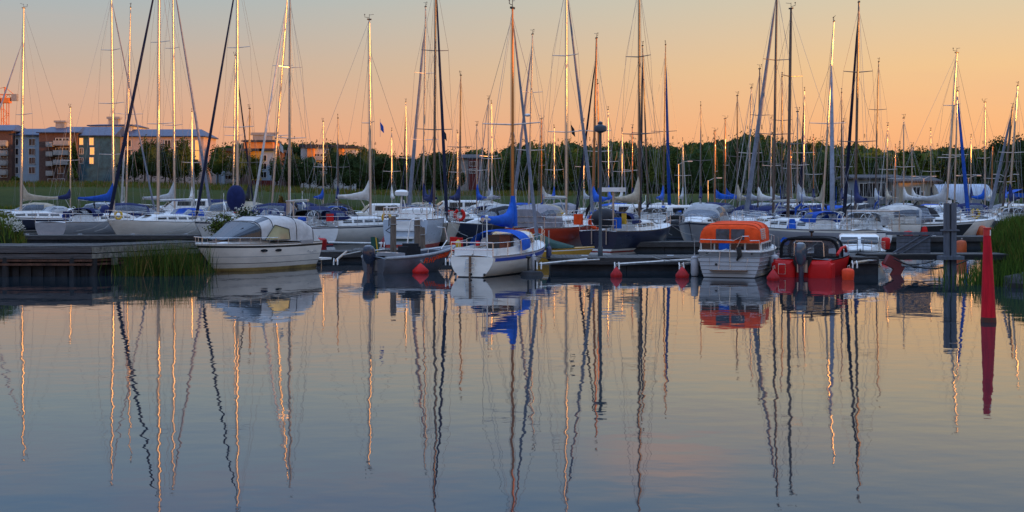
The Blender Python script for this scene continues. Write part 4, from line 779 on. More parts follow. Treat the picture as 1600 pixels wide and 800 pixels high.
b = MB(); b.poly([(-1.33,.88,.60),(-1.33,.86,1.02),(-1.33,.72,1.19),(-1.33,-.72,1.19),(-1.33,-.86,1.02),(-1.33,-.88,.60)]); b.build('rear_pane', mat('clear_vinyl', (.15,.16,.18), .1, 0, .3, 3, alpha=.35), ho, 0)
outboard_motor(root, -2.40, .22, mat('outboard_grey_blue', (.06,.08,.11), .22, 0, .15, 3, coat=.5), 1.12)
b = MB(); b.box((-2.12,0,.42),(.2,.6,.5)); b.build('motor_well', RUBBER, root)
b = MB(); b.box((-.9,.35,.5),(.5,.5,.4)); b.box((-.9,-.35,.5),(.5,.5,.4)); b.box((-1.12,.35,.8),(.1,.46,.4)); b.box((-1.12,-.35,.8),(.1,.46,.4)); b.build('seat', DKGREY, root)
b = MB(); b.tube([(-1.0,-.0,1.22),(-1.0,0,1.46)], .03, 6); b.ball((-1.0,0,1.46), .09, 8, .6); b.build('masthead_light', BLACKG, root)
# stack of red and orange fenders on its right
def buoy(px, wl, r, hgt, label, m=REDP, shape='cone', z0=0.0, group=None, dx=0):
    prof = {'cone': [(.02,hgt),(r*.35,hgt*.82),(r,hgt*.30),(r,hgt*.12),(r*.75,-.12),(.1,-.25)], 'drum': [(.05,hgt+.02),(r*.8,hgt),(r,hgt*.85),(r,.1),(r*.85,-.1),(.05,-.12)], 'ball': [(r*math.sin(a), hgt/2-hgt/2*math.cos(a)) for a in [PI*k/10+.01 for k in range(11)]][::-1]}[shape]
    b = MB(); b.lathe(prof, 18); o = b.build('mooring_buoy', m, None, 50); o.location = W(px, wl, z0)+Vector((dx,0,0)); tag(o, label, 'buoy', group)
    b = MB(); b.tube([(0,0,hgt-.02),(.0,0,hgt+.09),(.05,0,hgt+.12),(.06,0,hgt+.02)], .014, 5); b.build('shackle', STEEL, o); return o
REDD = mat('red_buoy', (.42,.012,.015), .5, 0, .25, 5); ORD = mat('orange_buoy', (.62,.10,.02), .5, 0, .2, 4)
buoy(1325, 437, .19, .34, 'squat orange red buoy against the right side of the red boat', ROP, 'drum')
buoy(963, 433, .19, .34, 'red cone buoy in front of the pontoon, left of the two', REDD); buoy(1066, 434, .22, .36, 'red cone buoy in front of the pontoon beside the orange tented boat', REDD); buoy(1208, 438, .20, .34, 'red cone buoy between the orange tented boat and the red boat', REDD); buoy(657, 427, .28, .34, 'red cone buoy in front of the grey aluminium boat', REDP)
buoy(1035, 386, .22, .52, 'red drum buoy off the bow of the dark blue sailing boat', REDD, 'drum', dx=-.12); 
buoy(1419, 384, .25, .55, 'short red buoy right of the white cabin boat', REDP, 'drum', z0=.2); buoy(1384, 394, .2, .42, 'red buoy at the right corner of the white cabin boat', REDP, 'drum', z0=.25); buoy(1502, 402, .22, .60, 'orange red buoy just right of the wide grey post', ORD, 'drum', z0=.1)
buoy(1444, 376, .22, .6, 'red fender at the stern of the wrapped white sailing boat', REDP, 'drum', z0=.25)
buoy(1532, 374, .3, .5, 'orange red buoy at the bow of the wrapped white sailing boat', ORD, 'drum', z0=.3)
buoy(498, 385, .42, .42, 'flat red buoy behind the stern of the white motor cruiser', REDD, 'drum'); buoy(607, 386, .42, .85, 'dark red cone shaped float left of the boat stern with the ladder', mat('dark_red_buoy', (.25,.01,.015), .6), 'cone')
buoy(1033, 372, .22, .5, 'small red buoy in front of the grey cruiser with the clear hood', REDD, 'drum', z0=.5, dx=.6)
# ------------------------------------------------------------------ grey aluminium workboat with orange letters
root = thing('workboat', 'grey aluminium open boat with orange lettering on its bow and a dark outboard', 'motor boat', Vector((-3.40, 44.8, 0)), math.radians(38))
AG_ = mat('bare_grey_aluminium', (.15,.155,.18), .5, .2, .25, 1.2); AGD = mat('dark_blue_grey_paint', (.07,.085,.11), .5, 0, .2, 2)  # even blue grey tone for the deck
h = Hull(3.4, 1.60, .80, .50, .95, .75, .38, .42, 0, .02); h.build(root, [AG_, AG_, AG_, AG_], None, 18); h.deck(root, AGD, (.05,.75), .35)
b = MB()
for sd_ in (1,-1): b.tube([h.pt(t/16, 1, sd_)+Vector((0,0,.03)) for t in range(17)], .05, 7)
b.build('gunwale', LGREY, root)
# the letters cannot be read in the photograph: slanted orange strokes of the same size and place
b = MB()
for i in range(13):
    t = .46+.38*i/12; v0, v1 = (.55,.85) if i < 5 else (.70,.93)
    a, c = h.pt(t, v0, -1)+Vector((0,-.014,0)), h.pt(t+.018, v1, -1)+Vector((0,-.014,0)); b.tube([a, c], .018, 4)
    if i % 2 == 0: b.tube([(a+c)/2, h.pt(t+.03, (v0+v1)/2, -1)+Vector((0,-.014,0))], .015, 4)
    if i % 3 == 0: b.tube([c, h.pt(t+.038, v1, -1)+Vector((0,-.014,0))], .015, 4)
b.build('lettering', ORANGEC, root, 0)
outboard_motor(root, -1.90, .14, mat('outboard_navy', (.012,.022,.05), .25, 0, .1, 3, coat=.5), 1.0, -.1)
strips(root, 'grab_rail', STEEL, [[(-1.4,.68,.5),(-1.4,.68,.72),(-.8,.70,.76)]], .018, 6); strips(root, 'grab_rail', STEEL, [[(.1,-.66,.55),(.12,-.66,.78),(.65,-.62,.82),(.68,-.62,.64)]], .018, 6); strips(root, 'bow_rail', STEEL, [[(.9,-.3,.75),(1.3,-.1,1.05),(1.4,0,1.05),(1.35,.1,1.5),(1.1,.2,1.52)]], .018, 6)
b = MB(); b.box((-.2,.05,.62),(.55,.6,.5)); b.box((-.15,.05,.92),(.36,.5,.10)); b.build('console', DKGREY, root); b = MB(); b.box((-1.0,0,.62),(.4,1.2,.12)); b.build('seat', GREY, root)
# ------------------------------------------------------------------ yellow boat behind the sailing boat's bow
root = thing('cabin_boat', 'yellow cabin boat with dark green cover partly hidden behind the small white sailing boat', 'motor boat', W(853, 411)+Vector((-.2,0,0)), math.radians(-8))
YG = gel('yellow', (.55,.30,.03)); h = Hull(4.2, 1.7, .62, .58, .8, .5, .35); h.build(root, [YG, WHITE, YG, ANTIBLK], None, 14); h.deck(root, YG, None); cabin(root, -1.9, -.1, .66, .6, .6, .6, .62, .35, YG, 2, mat('pale_pane', (.55,.52,.40), .25), wv=(.25,.8))
canopy(root, [(-.2,.66,.62,.58),(.5,.66,.32,.58),(1.3,.5,.06,.60)], mat('canvas_green', (.03,.07,.06), .85, 0, .2, 3, bump=.5), None, None, 'green_cover', ends=(True, True), e=.9, jit=.03)
# ------------------------------------------------------------------ light blue stern with ladder and radar pole
D_ = dist(388); root = thing('motor_yacht', 'pale blue grey yacht stern with boarding steps and a white radar dome on a pole', 'motor boat', W(638, 388)+Vector((.3,3.2,0)), math.radians(83))
PB = gel('pale_blue', (.38,.44,.52)); h = Hull(7.0, 2.6, 1.5, 1.42, .86, .7, .32, .45, -.2, .02); h.build(root, [PB, PB, ANTIRED, ANTIRED], None, 18); h.deck(root, DECK, (.03,.35), .4)
b = MB(); b.box((-3.58,.05,.55),(.5,1.05,.10)); b.box((-3.52,.05,.92),(.3,1.05,.08)); b.box((-3.56,.05,1.15),(.06,1.0,.42)); b.build('boarding_step', WHITE, root)
b = MB(); b.box((-3.62,.05,.30),(.06,.85,.36)); b.build('locker_hatch', mat('green_grey_pane', (.10,.17,.18), .3), root); cabin(root, -.8, 2.2, .95, .5, 1.42, 1.5, .5, 1.2, DECK, 3)
b = MB(); b.tube([(-3.2,.3,1.4),(-3.2,.25,2.6)], .045, 7); b.tube([(-3.2,-.1,1.4),(-3.2,.15,2.4)], .03, 6); b.build('radar_pole', WHITE, root); b = MB(); b.lathe([(.26,0),(.33,.05),(.34,.2),(.26,.28),(.05,.31)], 18, (-3.2,.25,2.6)); b.build('radar_dome', WHITE, root)
h.rail(root, .0, .9, .6, 'guard_rail', .018, 7, True, True)
for sd_ in (.75,-.75): strips(root, 'davit', DALU, [[(-3.4,sd_,1.45),(-3.8,sd_,1.5),(-3.85,sd_,1.1)],[(-3.85,sd_-.15,1.1),(-3.85,sd_+.15,.9),(-3.85,sd_-.12,.75)]], .03, 6)
wb = MB(); 
for yc in (.7,-.5,-.9): wb.lathe([(.02,0)], 3) if False else wb.tube([(-2.9, yc+.25*math.cos(a), 1.9+.25*math.sin(a)) for a in [2*PI*i/12 for i in range(13)]], .02, 5)
wb.build('coiled_line', ROPE, root)
# ------------------------------------------------------------------ red sailing boat, navy sailing boat and its dinghy
ORH = mat('orange_red_hull', (.40,.045,.018), .3, 0, .12, 1.4, coat=.4)
sailboat(885, 388, -32, 'red hulled sailing boat with grey pink cockpit tent and grey furled sail', L=7.4, head=60, hull=ORH, stripe=ORH, boot=WHITE, bottom=ANTIRED, stay='g', stay_r=.075, boom=True, boom_len=2.2, pot='grey', wins=3, F=1.15, B=2.7, tw=.8, r=.07, spreaders=2, boom_h=1.0, name='sailing_yacht')
r_, h_ = sailboat(999, 389, -32, 'dark navy hulled sailing boat with round dark cover at the stern and beige sail cover', mast=MDK, L=6.7, head=54, hull=NAVYG, stripe=NAVYG, boot=WHITE, bottom=ANTIRED, stay=None, cover='beige', bdir=-1, wins=4, F=1.0, B=2.6, tw=.8, r=.075, spreaders=2, name='sailing_yacht', boom_h=1.0)
b = MB(); b.ball((-2.8,.0,1.55), .62, 12, .78); b.build('round_cover', mat('dark_round_cover', (.012,.014,.022), .7, 0, .1), r_)
b = MB(); b.tube([(-3.2,-.75,1.0),(-3.2,-.75,2.85)], .05, 7); b.build('stern_post', ALU, r_); b = MB(); b.box((-3.2,-.75,2.9),(.75,.9,.2)); b.build('radar_scanner', WHITE, r_)
strips(r_, 'stern_gantry', ALU, [[(-3.42,.3,.35),(-3.42,.3,1.1)],[(-3.42,-.5,.35),(-3.42,-.5,1.1)]], .03, 6)
b = MB(); b.box((-3.2,-1.0,1.35),(.25,.25,.5)); b.build('liferaft', BRIGHT, r_); b = MB(); b.box((-2.9,-1.15,1.55),(.12,.2,.5)); b.build('lifebuoy_light', YEL, r_)
b = MB(); b.box((-3.4,1.05,1.5),(.2,.4,.5)); b.build('horseshoe_buoy', ORANGEC, r_)
root = thing('rubber_dinghy', 'light grey inflatable dinghy floating behind the navy sailing boat', 'dinghy', W(950, 391), math.radians(2)); b = MB(); RG_ = mat('grey_inflatable', (.26,.30,.38), .5, 0, .1, 2)
for sd_ in (1,-1): b.tube([(-1.15,sd_*.48,.2),(-.9,sd_*.5,.2),(.6,sd_*.5,.22),(.95,sd_*.35,.28),(1.12,0,.34)], [.12,.21,.21,.20,.19], 12)
b.build('tube', RG_, root); b = MB(); b.box((-.1,0,.1),(1.9,.8,.06)); b.box((-.9,0,.22),(.06,.8,.3)); b.build('floor', GREY, root); b = MB(); b.box((0,0,.32),(.22,.85,.04)); b.build('thwart', TEAK, root)
# ------------------------------------------------------------------ sailing boats of the left group
def arch_stern(root, h):
    strips(root, 'stern_arch', ALU, [[(-h.L/2+.2,1.0,h.Fs),(-h.L/2+.2,1.0,h.Fs+1.35),(-h.L/2+.2,-.1,h.Fs+1.35),(-h.L/2+.2,-.1,h.Fs)],[(-h.L/2+.2,1.15,h.Fs+1.35),(-h.L/2+.2,-.25,h.Fs+1.35)]], .045, 6)
    strips(root, 'boarding_ladder', STEEL, [[(-h.L/2+.9,-1.22,.85),(-h.L/2+.9,-1.30,.3)],[(-h.L/2+1.2,-1.24,.85),(-h.L/2+1.2,-1.32,.3)],[(-h.L/2+.9,-1.27,.5),(-h.L/2+1.2,-1.27,.5)],[(-h.L/2+.9,-1.25,.7),(-h.L/2+1.2,-1.25,.7)]], .02)
sailboat(33, 362, 13, 'dark hulled sailing boat with long beige sail on a pale boom at the far left', xtop=37, L=10, fdx=-60, away=-1, hull=NAVYG, stripe=WHITE, boot=WHITE, cover='beige', stay='g', stay_r=.07, spreaders=1, frac=.85, tall=.9)
sailboat(178, 368, -12, 'white sailing boat with sloping open transom and royal blue sail cover', xtop=174, L=9.5, fdx=42, away=1, hull=GREY, stripe=GREY, boot=WHITE, cover='blue', stay='g', hood='navy', spreaders=3, tw=.85)
sailboat(247, 372, -62, 'white sailing boat with thick navy furled headsail and white boom, bow towards the quay', xtop=249, L=9.4, fdx=-50, away=-1, hull=WARM, stripe=WARM, boot=BSTR, stay='n', stay_r=.088, hood='blue', spreaders=2, r=.10)
sailboat(197, 362, 12, 'sailing boat with brilliantly sunlit slim mast behind the royal blue cover', xtop=204, L=8.5, fdx=-30, away=1, hull=WHITE, stay='w', stay_r=.06, spreaders=1, frac=.85, boom=False)
sailboat(273, 360, -45, 'sailing boat with loosely heaped grey sail and grey furled headsail leaning right', xtop=270, L=9.0, fdx=42, away=1, cover='lgrey', stay='g', stay_r=.09, spreaders=2, r=.085, tall=1.4)
sailboat(371, 375, -50, 'sailing boat with round navy bag on its mast behind the flowering shrub', xtop=371, L=9.4, fdx=-42, away=-1, stay='n', stay_r=.07, boom=False, hood='navy', spreaders=2, r=.085, extras=lambda r_, h: (lambda b: (b.ball((.07*9.4+.15,.0,2.45), .55, 10, 1.45), b.build('navy_bag', NAVY, r_)))(MB()))
sailboat(364, 352, 87, 'sailing boat with short sunlit mast just left of the navy mast bag', xtop=368, L=8.0, fdx=22, away=1, stay='n', stay_r=.07, boom=False, spreaders=1)
sailboat(452, 378, -5, 'sailing boat with bare white boom and grey blue hood behind the motor cruiser', xtop=453, L=8.2, head=122, stay=None, hood='charcoal', hull=WHITE, bottom=ANTIRED, spreaders=2, r=.09, bdir=-1, pot=None)
sailboat(424, 366, -6, 'sailing boat whose white furled headsail leans left of the tall bare mast', xtop=449, L=8.4, fdx=-14, away=-1, stay='w', stay_r=.07, boom=False, spreaders=2)
sailboat(579, 379, 31, 'white sailing boat with steel stern arch and a crumpled white sail on its mast', xtop=577, L=8.2, head=28, hull=WARM, stripe=NAVYG, boot=WARM, cover='white', boom_len=1.8, hood='navy', spreaders=1, r=.075, frac=.85, extras=arch_stern, tall=.8, boom_h=1.1)
sailboat(661, 368, 11, 'sailing boat with thick grey lilac furled headsail leaning left above the radar dome', xtop=665, L=8.4, fdx=-30, away=1, stay='g', stay_r=.11, spreaders=2, cover='navy', frac=.93)
sailboat(678, 380, -44, 'cream hulled sailing boat with navy sail cover and black headsail leaning left', xtop=681, mast=MDK, L=8.8, fdx=26, away=-1, hull=CREAM, stripe=CREAM, boot=BLACKG, cover='navy', stay='n', stay_r=.075, hood='lgrey', spreaders=2, r=.085)
sailboat(636, 352, 160, 'small distant sailing boat with a sunlit mast left of the radar dome', xtop=634, L=7.5, fdx=-12, stay='n', boom=False, full=False, spreaders=1)
sailboat(763, 351, 155, 'distant sailing boat with grey furled headsail, left of a pair of short masts', xtop=763, L=7.6, fdx=-22, stay='g', cover='grey', full=False, spreaders=1)
sailboat(769, 352, 162, 'distant sailing boat with bare mast, right of a pair of short masts', xtop=768, L=7.6, fdx=8, cover='lgrey', full=False, spreaders=1)
sailboat(826, 371, 54, 'sailing boat with grey headsail and a wind sensor behind the wooden mast', xtop=832, L=8.2, fdx=-26, away=1, stay='g', stay_r=.09, boom=False, spreaders=2, frac=.95, extras=lambda r_, h: (lambda b: (b.ball((.78,.0,7.6), .2, 8, .5), b.build('radar_dome', WHITE, r_)))(MB()))
sailboat(846, 349, 186, 'distant sailing boat with orange glowing mast and crumpled orange lit sail', L=7.4, head=200, cover='white', full=False, spreaders=1, mast=WOODSUN)  # orange mast colour stands for sunlight
sailboat(926, 375, 60, 'sailing boat with tall varnished orange mast and dark furled headsail leaning right to left', xtop=932, L=8.6, fdx=-22, away=1, mast=WOODSUN, r=.09, stay='n', stay_r=.07, spreaders=1, cover='bright', frac=.9)
sailboat(936, 366, 131, 'sailing boat with shorter dark topped mast close behind the lamp post', xtop=934, L=7.6, head=80, mast=WOODSUN, spreaders=1, cover='navy')
sailboat(951, 352, 172, 'distant sailing boat with thin mast right of the lamp post', xtop=950, L=7.4, head=95, full=False, spreaders=1, cover='bright')
sailboat(1013, 366, 72, 'sailing boat with dark topped mast just right of the navy boat mast', xtop=1004, mast=MDK, L=8.2, fdx=-5, away=1, stay='n', stay_r=.08, boom=False, spreaders=1)
sailboat(988, 352, 200, 'distant sailing boat with sunlit orange mast left of the navy boat mast', xtop=988, L=7.4, head=100, full=False, mast=WOODSUN, spreaders=1, cover='navy')
sailboat(1036, 359, 70, 'sailing boat with bright blue sail bundle and blue furled headsail', xtop=1040, mast=MDK, L=8.4, fdx=19, away=1, stay='b', stay_r=.11, cover='bright', spreaders=1, frac=.95, tall=.7)
sailboat(1067, 347, 220, 'distant sailing boat with white furled headsail and white bundle on the mast', xtop=1067, L=7.0, fdx=12, stay='w', cover='lgrey', full=False, spreaders=1)
sailboat(1117, 349, 205, 'distant sailing boat with bright blue cover under the left of two glowing orange masts', xtop=1117, L=7.2, head=160, full=False, cover='bright', spreaders=1, mast=WOODSUN)  # sunlight on the mast is put into its orange colour
sailboat(1133, 348, 186, 'distant sailing boat with blue cover under the right of two glowing orange masts', xtop=1133, L=7.2, head=150, full=False, cover='blue', spreaders=1, mast=WOODSUN)  # orange here is painted sunlight, as on its neighbour
# ------------------------------------------------------------------ sailing boats of the right group
sailboat(1169, 364, 138, 'sailing boat with grey bundle and slim mast, leftmost of the dense group of masts', xtop=1174, L=7.6, fdx=-14, stay='w', stay_r=.03, cover='lgrey', spreaders=1)
sailboat(1184, 366, 108, 'sailing boat with short boom and wind vane, second mast of the dense group', xtop=1187, mast=MDK, L=7.8, fdx=-18, stay='w', stay_r=.04, cover='white', spreaders=2)
sailboat(1208, 378, -22, 'sailing boat with heavy dark blue headsail leaning left over the orange tent', xtop=1214, mast=MDK, L=9.4, fdx=-24, away=1, stay='g', stay_r=.12, cover=None, spreaders=2, hood='navy', r=.09)
r_, h_ = sailboat(1231, 388, 14, 'pale grey hulled sailing boat with a royal blue sail hanging from its mast', xtop=1236, mast=MDK, L=8.2, head=126, hull=gel('lilac_grey', (.30,.29,.31)), stripe=CREAM, boot=WHITE, boom=False, spreaders=2, hood='blue', B=2.8, F=1.05, r=.085)
sailboat(1204, 352, 185, 'distant sailing boat with thin mast between the grey headsail and the tall mast', xtop=1205, L=7.4, head=100, full=False, spreaders=1, cover='lgrey')
sailboat(1237, 350, 195, 'distant sailing boat with orange glowing mast right behind the tallest mast', xtop=1234, L=7.4, fdx=14, full=False, spreaders=1, stay='w', stay_r=.03, mast=WOODSUN)
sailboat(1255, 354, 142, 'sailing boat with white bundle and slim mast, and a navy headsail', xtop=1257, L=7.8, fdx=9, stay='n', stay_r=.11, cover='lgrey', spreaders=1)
sailboat(1271, 349, 215, 'distant sailing boat with bright yellow glowing mast', xtop=1271, L=7.0, head=80, full=False, spreaders=1, mast=WOODSUN, cover='navy')
sailboat(1285, 377, 34, 'sailing boat with leaning mast and pale lilac furled headsail', xtop=1303, L=9.0, fdx=-10, away=-1, stay='g', stay_r=.11, spreaders=1, cover='beige', frac=.8)
sailboat(1336, 386, 4, 'sailing boat with navy sail cover and grey goalpost at the stern behind the red boat', xtop=1342, mast=MDK, L=8.4, fdx=10, away=1, stay='n', stay_r=.08, cover='navy', hood='lgrey', spreaders=2, r=.085, extras=lambda root, h: strips(root, 'stern_arch', ALU, [[(-h.L/2-.1,1.2,h.Fs),(-h.L/2-.1,1.2,h.Fs+.95),(-h.L/2-.1,-1.2,h.Fs+.95),(-h.L/2-.1,-1.2,h.Fs)]], .05, 6))
sailboat(1367, 358, 97, 'sailing boat with slim grey mast in front of the boathouse doors', xtop=1373, mast=MDK, L=7.8, head=85, spreaders=2, cover='lgrey')
sailboat(1385, 353, 197, 'sailing boat with cream bundle of sail in front of the boathouse', xtop=1387, L=7.2, fdx=2, spreaders=1, cover='beige', stay='w', stay_r=.04, hull=CREAM)
sailboat(1399, 347, 230, 'distant sailing boat with short sunlit orange mast before the boathouse roof', xtop=1399, L=6.6, fdx=9, full=False, spreaders=1, mast=WOODSUN, stay='w', stay_r=.03)
sailboat(1455, 350, 205, 'distant sailing boat with yellow glowing mast and black folded sail before the clubhouse', xtop=1454, L=7.0, fdx=8, full=False, cover='black', spreaders=1)
sailboat(1478, 374, 83, 'large white sailing boat wrapped in pale covers behind the wide grey post', xtop=1495, L=8.6, head=22, hull=WARM, stripe=WARM, boot=WHITE, bottom=NAVYG, stay=None, cover='lgrey', spreaders=2, bdir=-1, pot='white', hood='lgrey', B=2.7)
sailboat(1491, 366, 143, 'sailing boat with thick blue furled headsail right of the leaning white mast', xtop=1496, L=7.6, fdx=-4, away=-1, stay='b', stay_r=.11, boom=False, spreaders=1)
sailboat(1539, 353, 160, 'blue and white sailing boat with bright blue sail bundle before the hangar', xtop=1539, L=7.0, head=18, hull=gel('pale_blue_stripe', (.10,.22,.42)), stripe=WHITE, boot=WHITE, cover='bright', spreaders=1, boom_len=1.2)
sailboat(1549, 349, 228, 'distant sailing boat with short mast in front of the hangar end wall', xtop=1551, L=6.6, head=60, full=False, spreaders=1, cover='white', mast=WOODSUN)
sailboat(1571, 351, 238, 'distant sailing boat with bright blue bundle right of the hangar', xtop=1573, L=6.6, head=70, full=False, spreaders=1, cover='bright', mast=WOODSUN)
sailboat(1576, 366, 135, 'dark hulled sailing boat at the right edge above the grassy bank', xtop=1590, L=8.2, fdx=14, away=1, hull=NAVYG, stay=None, cover='navy', spreaders=1, r=.09)
sailboat(1566, 360, 168, 'sailing boat with a mast like a thick grey post near the right edge', xtop=1582, mast=MDK, L=7.8, head=85, hull=WHITE, stay='g', stay_r=.12, cover=None, boom=False, spreaders=1, r=.11)
# blue sail hanging from the mast at 1233
p = at(1236, 347, dist(388)+.5); b = MB(); secs = []
for i in range(9):
    f = i/8; secs.append([(math.cos(a)*(.12+.42*f**1.2)*(1+.18*math.sin(3*a)), math.sin(a)*(.10+.20*f)*(1+.1*math.cos(5*a)), -f*1.15-(.12*math.sin(2*a) if i == 8 else 0)) for a in [2*PI*k/14 for k in range(14)]])
b.loft(secs); o = b.build('hanging_sail', BRIGHT, None, 60); o.location = at(1238, 342, 62.0); tag(o, 'royal blue sail bag hanging in folds above the bow of the pale grey sailing boat', 'sail bag')
# ------------------------------------------------------------------ motor boats behind
motorboat(222, 366, 'motor boat with tall navy cockpit tent between the blue sail cover and the tall mast', 8, 20, top='navy', B=2.9, F=1.0)
motorboat(345, 362, 'motor boat with long cream cover and navy top behind the flowering shrub', 9, 170, top='beige', F=1.1)
motorboat(405, 368, 'motor boat with navy hood and yellowish lit pane above the cruiser roof', 7.0, 185, top='navy', F=1.0, glass=None)
motorboat(297, 350, 'distant motor yacht with dark blue side and white flying bridge', 9, 185, top='navy', style='cabin', hull=NAVYG, F=1.2)
motorboat(715, 351, 'long white and blue motor yacht in the far row behind the lifebuoy', 9.0, 190, style='cabin', top='white', F=1.1)
motorboat(800, 353, 'white motor boat with blue hood in the far row left of the red sailing boat', 6.5, 200, top='blue')
motorboat(768, 362, 'white motor boat with dark windscreen behind the folded blue sail', 7, 190, style='hood', top='lgrey')
motorboat(720, 372, 'open boat with cream gunwale behind the red lifebuoy box', 6, 175, style='open', top='charcoal', hull=BLACKG, F=.9)
motorboat(1097, 379, 'white cruiser with clear silver hood behind the orange tent', 6.8, 250, top='lgrey', F=1.05, hull=GREY)
motorboat(1108, 364, 'motor boat with navy hood behind the silver hooded cruiser', 7.2, 235, top='navy', F=1.0)
motorboat(1083, 352, 'small distant motor boat with a pale hood left of the orange masts', 6, 215, top='lgrey')
motorboat(1150, 356, 'small white motor boat beyond the orange masts', 5.4, 200, style='open', top='lgrey')
motorboat(942, 354, 'long motor boat with bright blue cover behind the lamp post', 7.5, 180, top='bright', style='hood')
motorboat(975, 357, 'white motor boat with navy top behind the navy sailing boat', 7.0, 190, style='cabin', top='navy')
motorboat(905, 358, 'white motor boat with blue tarpaulin right of the red sailing boat', 6.6, 170, top='bright', style='open')
motorboat(1055, 362, 'motor boat with dark blue roof and wooden wheelhouse right of the blue headsail', 7.0, 200, style='cabin', top='navy')
motorboat(1223, 358, 'white motor boat with bright blue rolled cover in the dense group', 6.8, 195, top='bright', style='open')
motorboat(1190, 371, 'white motor boat with dark blue canopy behind the orange tent, right side', 6.0, 220, top='navy')
motorboat(1270, 362, 'white motor boat with navy canopy left of the navy sail cover', 6.8, 200, top='navy')
motorboat(1300, 356, 'motor boat with a red sheer band behind the leaning mast', 6.4, 190, style='open', top='lgrey', stripe=REDP)
motorboat(1342, 414, 'small white cabin boat with cream side pane right of the red boat', 4.4, 256, style='cabin', top=None, B=2.0, F=.55, hh=.62)
motorboat(1402, 375, 'dark sided motor cruiser with white coachroof, left of a pair', 6.4, 200, style='hood', top='charcoal', hull=BLACKG, stripe=WHITE, F=.95)
motorboat(1432, 375, 'dark sided motor cruiser with white coachroof, right of a pair', 6.4, 340, style='hood', top='lgrey', hull=BLACKG, stripe=WHITE, F=.95)
motorboat(1438, 360, 'motor boat with bright blue canopy below the clubhouse', 6.0, 190, top='bright')
motorboat(1465, 362, 'white wheelhouse motor boat behind the wide grey post', 6.2, 260, style='cabin', top='lgrey')
motorboat(1372, 364, 'white motor boat with cluttered deck below the boathouse', 6.2, 195, style='open', top='white')
motorboat(1348, 360, 'small white motor boat with dark hood below the boathouse', 6.0, 210, top='charcoal')
motorboat(1593, 356, 'white and blue motor boat cut off by the right edge', 7.0, 190, style='cabin', top='blue')
motorboat(548, 354, 'low white motor boat in the far row behind the steel stern arch', 6.0, 185, style='open', top='beige')
motorboat(862, 352, 'white motor boat with grey hood in the far row behind the red sailing boat', 6.5, 170, top='grey')
motorboat(1020, 352, 'small motor boat with white hood in the far row beside the beige sail cover', 6.0, 200, top='white')
# ------------------------------------------------------------------ pontoons, quay, gangway
WET = mat('weathered_planks', (.075,.072,.07), .8, 0, .3, 5, bump=.6, stretch=(.4,6,6)); WETY = mat('weathered_planks_dark', (.05,.045,.045), .85, 0, .3, 4, bump=.6, stretch=(.5,4,4)); PILE = mat('dark_wet_pile', (.010,.009,.011), .7, 0, .3, 3); RUST = mat('rusty_timber', (.11,.045,.025), .85, 0, .35, 4); PALEP = mat('pale_plank_end', (.20,.19,.16), .85, 0, .35, 7, bump=.5)
FLOAT = mat('dark_float', (.022,.023,.028), .75, 0, .3, 2)
def pontoon(p0, p1, wdt, top, label, face=.42, group='floating pontoons', step=.145):
    p0, p1 = Vector(p0), Vector(p1); d = p1-p0; L_ = d.length; a = math.atan2(d.y, d.x); c = (p0+p1)/2
    r = thing('pontoon', label, 'pontoon', (c.x, c.y, 0), a, group); b = MB(); n = int(L_/step)
    if n > 220: n = 220
    for i in range(n):
        x = -L_/2+(i+.5)*L_/n; b.box((x, wdt/2+random.uniform(-.015,.015), top-.02+random.uniform(-.004,.004)), (L_/n*.93, wdt, .04))
    b.build('deck_planks', WET, r, 0); b = MB(); b.box((0,.04,top-.14),(L_,.08,.19)); b.box((0,wdt-.04,top-.14),(L_,.08,.19)); b.build('side_board', WETY, r, 0)
    b = MB(); k = max(2, int(L_/2.6))
    for i in range(k): x = -L_/2+(i+.5)*L_/k; b.box((x, wdt/2, (top-.24)/2-.12), (L_/k*.992, wdt*.86, top-.24+.28))
    b.build('float', FLOAT, r, 0); b = MB()
    for i in range(int(L_/3)):
        x = -L_/2+1.2+i*3.0
        for y_ in (.12,): b.tube([(x-.12,y_,top),(x-.12,y_,top+.07),(x+.12,y_,top+.07),(x+.12,y_,top)], .014, 5)
    b.build('mooring_cleat', STEEL, r); return r
pontoon((1.35,44.75,0), (12.0,44.75,0), 2.3, .47, 'long dark floating pontoon running behind the red cone buoys')
pontoon((-6.5,52.0,0), (1.5,52.5,0), 2.0, .42, 'dark pontoon behind the grey aluminium boat and the ladder')
pontoon((-9.0,50.5,0), (-5.8,51.4,0), 1.6, .40, 'short pontoon piece behind the stern of the white motor cruiser')
pontoon((-29,73.2,0), (-14,73.8,0), 1.4, .32, 'pontoon under the white sailing boats left of the flowering shrub')
pontoon((-20,86,0), (26,88,0), 2.2, .45, 'long pontoon behind the second row of boats')
pontoon((-34,107,0), (44,109,0), 2.2, .45, 'far pontoon between the two rear rows of boats')
pontoon((11.5,64,0), (26,66,0), 2.2, .5, 'pontoon behind the white cabin boat leading to the right bank')
pontoon((4.5,60.5,0), (10,60.9,0), 1.6, .42, 'low pontoon in front of the silver hooded cruiser')
